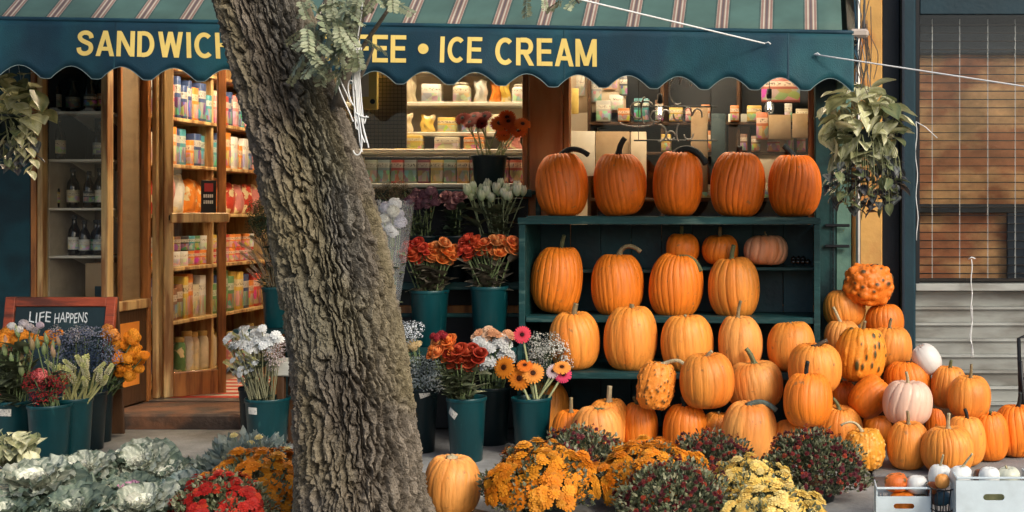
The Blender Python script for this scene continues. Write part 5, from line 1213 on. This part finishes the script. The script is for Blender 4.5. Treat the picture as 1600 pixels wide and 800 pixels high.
mum(905,672,6.15,146,'dark maroon chrysanthemum in bud before the wide pumpkin pair',320,DK2,.0115,.9,1400,3,True)
mum(1108,680,6.10,140,'dark red chrysanthemum in bud before the tall pale pumpkin',300,DK,.0125,.9,1400,4,True)
mum(1268,679,5.85,166,'largest dark red chrysanthemum in bud beside the warty pumpkin',360,DK,.012,.95,2200,5,True)
mum(1055,727,5.38,176,'dark red budding chrysanthemum at the front of the mum group',320,DK,.0125,.9,1900,6,True)
mum(1170,721,5.62,136,'upper pale yellow chrysanthemum in the mum group',320,YE,.0255,1.0,700,7)
mum(1206,763,5.2,160,'lower pale yellow chrysanthemum cut by the picture bottom',320,YE,.0265,1.0,700,8)
mum(405,710,5.60,164,'orange chrysanthemum left of the tree trunk',260,OR,.030,.9,1000,9)
mum(345,746,5.28,136,'bright red chrysanthemum in front of the orange one by the trunk',190,RD,.026,.85,1300,10)
sil = thing('dusty_foliage_plant', (PX(385,5.95),5.95,0), 'grey green foliage plant with pale yellow blooms behind the mums by the trunk', 'plant')
MB().lathe([(0,0),(.10,0),(.12,.10),(0,.10)],20).build('pot', M['bucket_dark'], sil, smooth=True)
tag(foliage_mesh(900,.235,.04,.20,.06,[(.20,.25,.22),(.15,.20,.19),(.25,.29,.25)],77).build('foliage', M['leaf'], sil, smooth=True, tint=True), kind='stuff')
for px, py in ((404,683),(391,692),(448,702),(365,680)):
    p = at(px,py,5.9)-sil.location; inst('bloom', MUM[0], sil, PLACE(p,(0,-.4,1),0,.020), (.72,.62,.26)); MB().tube([p-Vector((0,0,.004)), p+Vector((.01,.03,-.07))], .002, 4).build('stalk', M['stalk'], sil, color=(.2,.24,.14))

# ------------------------------------------------------------------ ornamental cabbages
def kale_leaf(c_mid, c_edge, ruff, seed):
    r = random.Random(seed); ph = r.uniform(0,6)
    def f(u, v):
        x = (u-.5)*2; w = .13+.50*v**.8*(1-.35*max(0,v-.75)/.25*abs(x))
        a = x*w*1.15; e = max(abs(x)**2.2, max(0,(v-.55)/.45)**1.6)
        L = v*(1-.22*x*x*v)
        z = .42*v*v*0+ruff*e*(math.sin(9*x+6*v*0+ph+v*7)*.6+.5*math.sin(17*x+ph*2+v*13))+.10*abs(x)
        return (a+.04*e*math.sin(21*v+ph), L, z)
    def c(u, v):
        x = abs((u-.5)*2); vein = max(0, 1-abs(math.sin((x*2.3+v*1.7)*math.pi))*1.6)*.85*(1-.25*v)
        m = min(1, max(0, .85*v+.55*x-.18)); k = max(0, min(1, m-vein)); k = k if x > .07 else k*.4
        return tuple(c_mid[q]+(c_edge[q]-c_mid[q])*k for q in range(3))
    return MB().patch(f, 18, 16, 0, c).mesh('leaf', M['leaf'], True, True)
GE = (.095,.135,.10); GM = (.20,.25,.18); WM = (.60,.63,.52)
K_OUT = [kale_leaf(GM, (.06,.095,.075), .09, i) for i in range(3)]; K_MID = [kale_leaf(WM, GE, .10, 10+i) for i in range(3)]
K_IN = [kale_leaf((.80,.80,.74), (.58,.62,.50), .13, 20+i) for i in range(2)]; K_PNK = [kale_leaf((.60,.22,.42), (.46,.30,.36), .13, 30+i) for i in range(2)]
def kale(px, py, Y, d, label, inner=K_IN, mid=K_MID, tiltv=(0,-.35,1), out=K_OUT, zbase=None):
    d *= .84; p = at(px, py, Y); t = thing('ornamental_cabbage', (p.x, p.y, 0), label, 'cabbage', 'ornamental cabbages')
    zc = max(.05, p.z-.03)
    MB().lathe([(0,0),(.055,0),(.07,zc-.02),(.05,zc-.01),(0,zc-.01)],18).build('pot', M['bucket_dark'], t, smooth=True)
    ax = aim(tiltv)
    for ring, (n, ms, sc, el) in enumerate(((9,out,.60,4),(8,mid,.52,24),(7,mid,.40,46),(9,inner,.26,58),(7,inner,.18,76))):
        for k in range(n):
            a = TAU*(k+.5*ring)/n+R.uniform(-.2,.2); e = math.radians(el+R.uniform(-9,9))
            m4 = Matrix.Translation((0,0,zc)) @ ax @ Matrix.Rotation(a,4,'Z') @ Matrix.Rotation(e,4,'X') @ Matrix.Rotation(R.uniform(-.3,.3),4,'Y') @ Matrix.Translation((0,.015,0)) @ Matrix.Diagonal((*[sc*d*R.uniform(.85,1.15)]*3,1))
            inst('leaf', R.choice(ms), t, m4)
    return t
kale(58,757,5.35,.36,'ornamental cabbage with the largest white heart, lower left')
kale(128,735,5.60,.30,'ornamental cabbage with grey ruffled leaves behind the white hearted one')
kale(222,722,5.75,.28,'ornamental cabbage with a big upright veined leaf beside the step', tiltv=(0,-.7,1))
kale(222,790,5.25,.32,'ornamental cabbage with small white heart at the picture bottom')
kale(205,765,5.48,.26,'ornamental cabbage with a pink heart', K_PNK, K_OUT)
kale(120,800,5.18,.32,'grey green cabbage cut by the bottom edge', K_MID, K_OUT)
kale(10,806,5.15,.30,'grey green cabbage in the bottom left corner', K_MID, K_OUT)
kale(295,762,5.52,.26,'dark ruffled cabbage beside the red mums', K_OUT, [kale_leaf((.20,.24,.22),(.08,.13,.13),.1,50)], out=[kale_leaf((.18,.22,.2),(.06,.11,.11),.1,51)])
kale(262,742,5.72,.24,'small white hearted cabbage right of the upright veined leaf')
# yellow green leafy plant at the far left
HEART_C = ((.34,.36,.18),(.40,.41,.24))
def heart_leaf(c0, c1, seed=0):
    r = random.Random(seed)
    def f(u, v):
        x = (u-.5)*2; w = .46*math.sin(math.pi*min(1,v**.62*.97+.02))**.85
        return (x*w*(1-.1*v), v-.13*(1-v)**3*abs(x)*2-.02, -.22*v*v+.12*abs(x)*w*2+.02*math.sin(6*v+3*x+seed))
    def c(u, v):
        x = abs(2*u-1); k = .5+.5*math.sin(7*v+5*x+seed*2); return tuple(c0[q]+(c1[q]-c0[q])*k for q in range(3))
    return MB().patch(f, 6, 8, 0, c).mesh('leaf', M['leaf'], True, True)
H_P = [heart_leaf((.46,.47,.24),(.68,.68,.48),i) for i in range(3)]; H_D = [heart_leaf((.10,.14,.07),(.20,.22,.10),5), heart_leaf((.20,.22,.10),(.34,.34,.18),6)]
H_PURP = [heart_leaf((.035,.03,.045),(.09,.10,.10),7), heart_leaf((.02,.022,.03),(.14,.16,.15),8)]
lp = thing('variegated_plant', (PX(20,5.9),5.9,0), 'yellow green variegated plant at the left edge before the buckets', 'plant')
MB().lathe([(0,0),(.08,0),(.11,.12),(.10,.12),(0,.11)],20).build('pot', M['bucket_dark'], lp, smooth=True)
stm = MB()
for k in range(60):
    a = R.uniform(0,TAU); q = Vector((R.uniform(-.16,.13), R.uniform(-.12,.1), R.uniform(.16,.30))); d = Vector((q.x*2+R.uniform(-.5,.5), -.5+R.uniform(-.5,.3), R.uniform(-.9,.1))).normalized()
    inst('leaf', R.choice(H_P+H_D), lp, Matrix.Translation(q) @ d.to_track_quat('Y','Z').to_matrix().to_4x4() @ Matrix.Diagonal((*[R.uniform(.05,.085)]*3,1)))
    stm.tube([(0,0,.1), q*.6+Vector((0,0,.06)), q], .0025, 4, cap=False)
stm.build('stems', M['stalk'], lp, smooth=True, color=(.16,.19,.09))

# ------------------------------------------------------------------ hanging plants
def hanging(px, py, Y, label, upper, lower, wx):
    """upper/lower: (centre px, centre py, rx, ry, count, sizes)"""
    o = at(px, py, Y); t = thing('hanging_plant', o, label, 'plant')
    MB().lathe([(0,-.14),(.07,-.14),(.10,-.01),(.105,0),(.095,0),(0,-.02)],22).build('pot', M['bucket_dark'], t, smooth=True)
    hook = Vector((wx, .0, .55))
    for a in (0,2.1,4.2): MB().tube([(.1*math.cos(a),.1*math.sin(a),0), hook], .002, 4).build('hanger_wire', M['metal'], t)
    vs = MB()
    for (cx_, cy_, rx, ry, n, sz, ms) in (upper, lower):
        for k in range(n):
            a = k*2.399; q = math.sqrt((k+.5)/n); yy = Y+R.uniform(-.16,.02)*(1-.4*q)
            p = at(cx_+rx*q*math.cos(a), cy_+ry*q*math.sin(a), yy)-o
            d = Vector((p.x*3+R.uniform(-1,1), R.uniform(-.9,.1), R.uniform(-1.0,.35))).normalized()
            s_ = R.uniform(*sz)
            inst('leaf', R.choice(ms), t, Matrix.Translation(p) @ d.to_track_quat('Y','Z').to_matrix().to_4x4() @ Matrix.Rotation(R.uniform(-.5,.5),4,'Y') @ Matrix.Diagonal((s_,s_,s_,1)))
            if k % 2 == 0: vs.tube(bez([(R.uniform(-.05,.05),-.03,-.01), Vector((p.x*.9,p.y-.03,max(.03,p.z*.4))), p], 5), .002, 4, cap=False)
    vs.build('vine', M['stalk'], t, smooth=True, color=(.22,.24,.12))
    return t
hanging(1347,205,6.95,'hanging pot of pale variegated leaves over dark trailing leaves by the awning corner',(1348,192,64,60,105,(.075,.13),H_P+H_P+H_D),(1352,282,62,50,170,(.035,.07),H_PURP+[H_D[0]]),-.02)
hanging(14,180,6.95,'hanging pot of pale trailing leaves at the left edge under the awning',(22,165,52,52,46,(.07,.13),H_P+H_D),(12,232,48,36,70,(.035,.07),H_PURP+[H_D[0]]),.0)
for q in range(2):
    v = thing('trailing_vine', at((48,30)[q],190,6.85), ('long pale vine trailing below the left hanging pot','short pale vine beside the long trailing one at the left edge')[q], 'vine')
    pts = [Vector((.012*math.sin(i*1.1+q), 0, -i*.03)) for i in range(10-3*q)]; MB().tube(pts, .003, 5).build('stem', M['stalk'], v, smooth=True, color=(.42,.42,.26))
    for i, p in enumerate(pts[1:]): inst('leaf', H_P[i%3], v, Matrix.Translation(p) @ Vector(((-1)**i, -.4, -.8)).normalized().to_track_quat('Y','Z').to_matrix().to_4x4() @ Matrix.Diagonal((.06,.06,.06,1)))
wt = thing('tangled_wires', at(1350,62,6.45), 'tangle of thin wires hanging from the awning corner', 'wires')
tw = MB()
for k in range(16):
    a, b = at(R.uniform(1338,1362),R.uniform(0,66),6.45), at(R.uniform(1335,1368),R.uniform(110,150),6.7); m1 = a.lerp(b,.5)+Vector((R.uniform(-.05,.05),R.uniform(-.03,.03),0))
    tw.tube([p-wt.location for p in bez([a, m1, m1+Vector((R.uniform(-.06,.06),0,R.uniform(-.05,.05))), b], 8)], .0022, 4, cap=False)
tw.tube([(.01,0,.9),(.0,0,0)], .006, 6); tw.build('wire', M['metal'], wt, smooth=True)

# ------------------------------------------------------------------ the street tree
YT = 5.2; sc_ = YT/F
prof_t = [(-1400,-40,60),(-900,85,195),(-500,200,322),(-200,285,412),(0,338,476),(130,375,520),(280,412,574),(340,424,587),(400,432,599),(500,450,614),(560,458,625),(640,464,636),(700,467,646),(800,468,664),(838,452,688),(860,430,715)]
yk = np.array([p[0] for p in prof_t], float); ck = np.array([(p[1]+p[2])/2 for p in prof_t]); hk = np.array([(p[2]-p[1])/2 for p in prof_t])
ring_y = np.concatenate([np.linspace(860,-30,500), np.linspace(-40,-1400,80)])
NUt = 440; ph = np.linspace(0,TAU,NUt,endpoint=False)
cc_ = np.interp(ring_y, yk, ck); hh_ = np.interp(ring_y, yk, hk)
ker = np.ones(25)/25; pad = lambda a: np.concatenate([np.full(12,a[0]), a, np.full(12,a[-1])])
cc_ = np.convolve(pad(cc_), ker, 'valid'); hh_ = np.convolve(pad(hh_), ker, 'valid')
Zr = H-(ring_y-CY)*sc_
U = (ph/TAU)[None,:]*np.ones((len(ring_y),1)); Vv = Zr[:,None]*np.ones((1,NUt))+10
wu = (vnoise(U*14, Vv*4, 14, 1)-.5)*.030+(vnoise(U*60, Vv*24, 60, 2)-.5)*.016+(vnoise(U*150, Vv*60, 150, 4)-.5)*.007+.02*Vv
wv = (vnoise(U*20, Vv*8, 20, 3)-.5)*.10+(vnoise(U*70, Vv*30, 70, 5)-.5)*.05
def plates(nc, cell, seed, w):                  # elongated cells with jagged borders: height of the plates, 0 in the cracks
    rs = np.random.RandomState(seed); JU = rs.rand(nc,600); JV = rs.rand(nc,600); JH = rs.rand(nc,600)
    cu = (U+wu)*nc; cv = (Vv+wv)/cell; iu = np.floor(cu).astype(int); iv = np.floor(cv).astype(int)
    F1 = np.full(cu.shape, 9.); F2 = F1.copy(); hh = np.zeros(cu.shape)
    for du in (-1,0,1):
        for dv in (-1,0,1):
            a, b = iu+du, iv+dv; d = np.abs(a+JU[a % nc, b % 600]-cu)+.75*np.abs(b+JV[a % nc, b % 600]-cv); up = d < F1
            F2 = np.where(up, F1, np.minimum(F2, d)); hh = np.where(up, JH[a % nc, b % 600], hh); F1 = np.where(up, d, F1)
    return np.clip((F2-F1)/w, 0, 1), hh
def furrow(nu, nv, seed, w):
    n = vnoise((U+wu)*nu, (Vv+wv)*nv, nu, seed)*.75+vnoise((U+wu)*nu*2, (Vv+wv)*nv*1.7, nu*2, seed+50)*.25
    return np.clip(np.abs(n-.5)/w, 0, 1)
p1_, h1_ = plates(46, .16, 5, .32); p2_, h2_ = plates(96, .06, 6, .30)
cA = furrow(40, 2.6, 31, .10)
plate = np.minimum(p1_**.55, .15+.85*cA**.6); kkp = plate*(.7+.3*p2_)
fine = (vnoise(U*170, Vv*80, 170, 7)-.5)+.8*(vnoise(U*330, Vv*170, 330, 8)-.5)
hid = h1_
disp = .048*(plate-.82)+.007*(h1_-.5)*plate+.007*p2_**.6*plate+.006*(h2_-.5)*plate+.008*fine*(.3+.7*plate)
big = .035*(vnoise(U*5, Vv*1.2, 5, 12)-.5)
rad = hh_[:,None]*sc_*.985+disp+big
X_ = (cc_[:,None]-CX)*sc_+rad*np.cos(ph)[None,:]; Y_ = YT+rad*np.sin(ph)[None,:]; Z_ = Vv-10+0*X_
Vt = np.stack([X_,Y_,Z_],-1).reshape(-1,3); base = Vector((PX(560,YT),YT,0)); Vt -= np.array(base)
nR = len(ring_y); j, i = np.meshgrid(np.arange(nR-1), np.arange(NUt), indexing='ij'); k = (i+1) % NUt
Fc = np.stack([j*NUt+i, j*NUt+k, (j+1)*NUt+k, (j+1)*NUt+i], -1).reshape(-1,4)
tree = thing('street_tree', base, 'leaning street tree with deeply furrowed grey bark in the foreground', 'tree')
tm = bpy.data.meshes.new('trunk'); tm.from_pydata(Vt.tolist(), [], Fc.tolist()); tm.polygons.foreach_set('use_smooth', [False]*len(Fc))
kk = np.clip(plate,0,1).reshape(-1,1); lich = np.clip((vnoise(U*9, Vv*3.2, 9, 21)-.52)*4,0,1).reshape(-1,1); tone_ = (.75+.5*vnoise(U*30, Vv*9, 30, 22)).reshape(-1,1)
colr = (np.array([[.080,.066,.052]])*(1-kk)+np.array([[.165,.142,.112]])*kk)*tone_; colr = colr*(.72+.56*np.clip(.5*hid+.5*h2_,0,1).reshape(-1,1)); colr = colr*(1-lich*.55)+np.array([[.24,.205,.11]])*lich*.55*(.5+.5*kk)
side = np.clip((vnoise(U*7, Vv*2.2, 7, 41)-.5)*3,0,1).reshape(-1,1); colr = colr*(1-side*.35)+np.array([[.085,.105,.105]])*side*.35
ca = tm.color_attributes.new('tint','FLOAT_COLOR','POINT'); ca.data.foreach_set('color', np.concatenate([colr, np.ones((len(colr),1))],1).ravel())
M['bark'] = mat('bark', None, .9, .4, 45, .9, 170, src='tint', spec=.15); tm.materials.append(M['bark']); tm.update()
inst('trunk', tm, tree)
def tpt(px, py, Y): return at(px, py, Y)-base
M['twig'] = mat('twig_bark', (.13,.11,.085), .9, .3, 40, .5, 150)
for pts, r0 in (([(528,165,5.12),(545,90,5.08),(562,20,5.05),(580,-60,5.0),(640,-200,4.95)],.026),([(548,100,5.08),(575,60,5.03),(606,20,5.0),(640,-40,5.0)],.010),([(500,60,5.0),(512,0,4.96),(520,-80,4.9)],.014),([(545,150,5.05),(572,110,5.0),(585,70,4.98)],.008),([(640,-200,4.95),(760,-140,5.2),(860,-60,5.6),(905,5,5.7)],.010)):
    P_ = bez([tpt(*p) for p in pts], 14); MB().tube(P_, [r0*(1-.5*i/14) for i in range(15)], 9, ridge=.06).build('branch', M['twig'], tree, smooth=True)
def frond(n=8, L=1.0, seed=0):
    r = random.Random(seed); mb = MB(); c0, c1 = (.22,.26,.16), (.30,.33,.21)
    mb.cur = (.2,.2,.12); mb.tube([(0,0,0),(0,.5*L,.03),(0,L,-.10)], .010, 4)
    for k in range(n):
        v = .12+.85*k/n
        for s in (-1,1):
            l = .30*r.uniform(.8,1.1)*(1-.35*abs(v-.45)); w = l*.22; b = Vector((0, v*L, .03-.12*v*v)); d = Vector((s, .35+r.uniform(-.15,.15), r.uniform(-.5,.0))).normalized(); q = Vector((-d.y,d.x,0)).normalized()
            c = c0 if r.random() < .5 else c1
            mb.add([b, b+d*l*.3+q*w, b+d*l*.7+q*w*.9, b+d*l, b+d*l*.7-q*w*.9, b+d*l*.3-q*w, b+d*l*.5+Vector((0,0,-.02))], [(0,6,1),(1,6,2),(2,6,3),(3,6,4),(4,6,5),(5,6,0)], 0, [c]*7)
    return mb.mesh('leaf', M['leaf'], True, True)
FR = [frond(8,1,1), frond(7,1,2), frond(9,1,3)]
spots = [(R.uniform(476,560),R.uniform(-10,70)) for _ in range(44)]+[(R.uniform(472,540),R.uniform(30,105)) for _ in range(22)]+[(R.uniform(560,615),R.uniform(-25,12)) for _ in range(13)]+[(R.uniform(556,574),R.uniform(50,80)) for _ in range(4)]+[(505,75),(498,88),(535,110),(475,92),(825,-6),(850,-4),(880,2),(900,0),(890,-8),(480,-5),(468,0)]
for k, (px, py) in enumerate(spots):
    p = tpt(px, py, R.uniform(4.80,5.02)) if px < 700 else tpt(px, py, 5.65)
    d = Vector((R.uniform(-.7,.7), R.uniform(-.6,.1), R.uniform(-1.2,-.25))).normalized()
    inst('leaf', FR[k%3], tree, Matrix.Translation(p) @ d.to_track_quat('Y','Z').to_matrix().to_4x4() @ Matrix.Rotation(R.uniform(-.8,.8),4,'Y') @ Matrix.Diagonal((*[R.uniform(.075,.125)]*3,1)))
sg = thing('white_string', at(560,130,5.0), 'loose white string knotted round the branch and trunk', 'string')
for k in range(9):
    x0 = R.uniform(548,560); ys_ = [110,150,185,215,240-R.uniform(0,60)]
    P_ = [at(566-R.uniform(0,10),R.uniform(60,75),4.98)]+[at(x0+R.uniform(-7,9)+(y-110)*.10, y, 4.98-.0*y) for y in ys_]
    MB().tube([p-sg.location for p in bez(P_, 14)], .0028, 5, cap=False).build('strand', M['string'], sg, smooth=True)
for P_ in ([(566,0),(567,30),(556,60),(552,100),(555,140)],[(552,70),(520,60),(510,95),(535,130),(548,160)],[(540,68),(535,66),(550,66),(556,72)],[(552,130),(545,115),(538,140),(552,165)],[(552,235),(556,250),(572,245),(566,215),(560,180)],[(470,20),(478,12),(482,10)],[(556,176),(564,184),(576,183)],[(526,125),(532,150),(545,170),(552,190)]):
    MB().tube([p-sg.location for p in bez([at(a,b,4.975) for a,b in P_], 14)], .0028, 5, cap=False).build('strand', M['string'], sg, smooth=True)
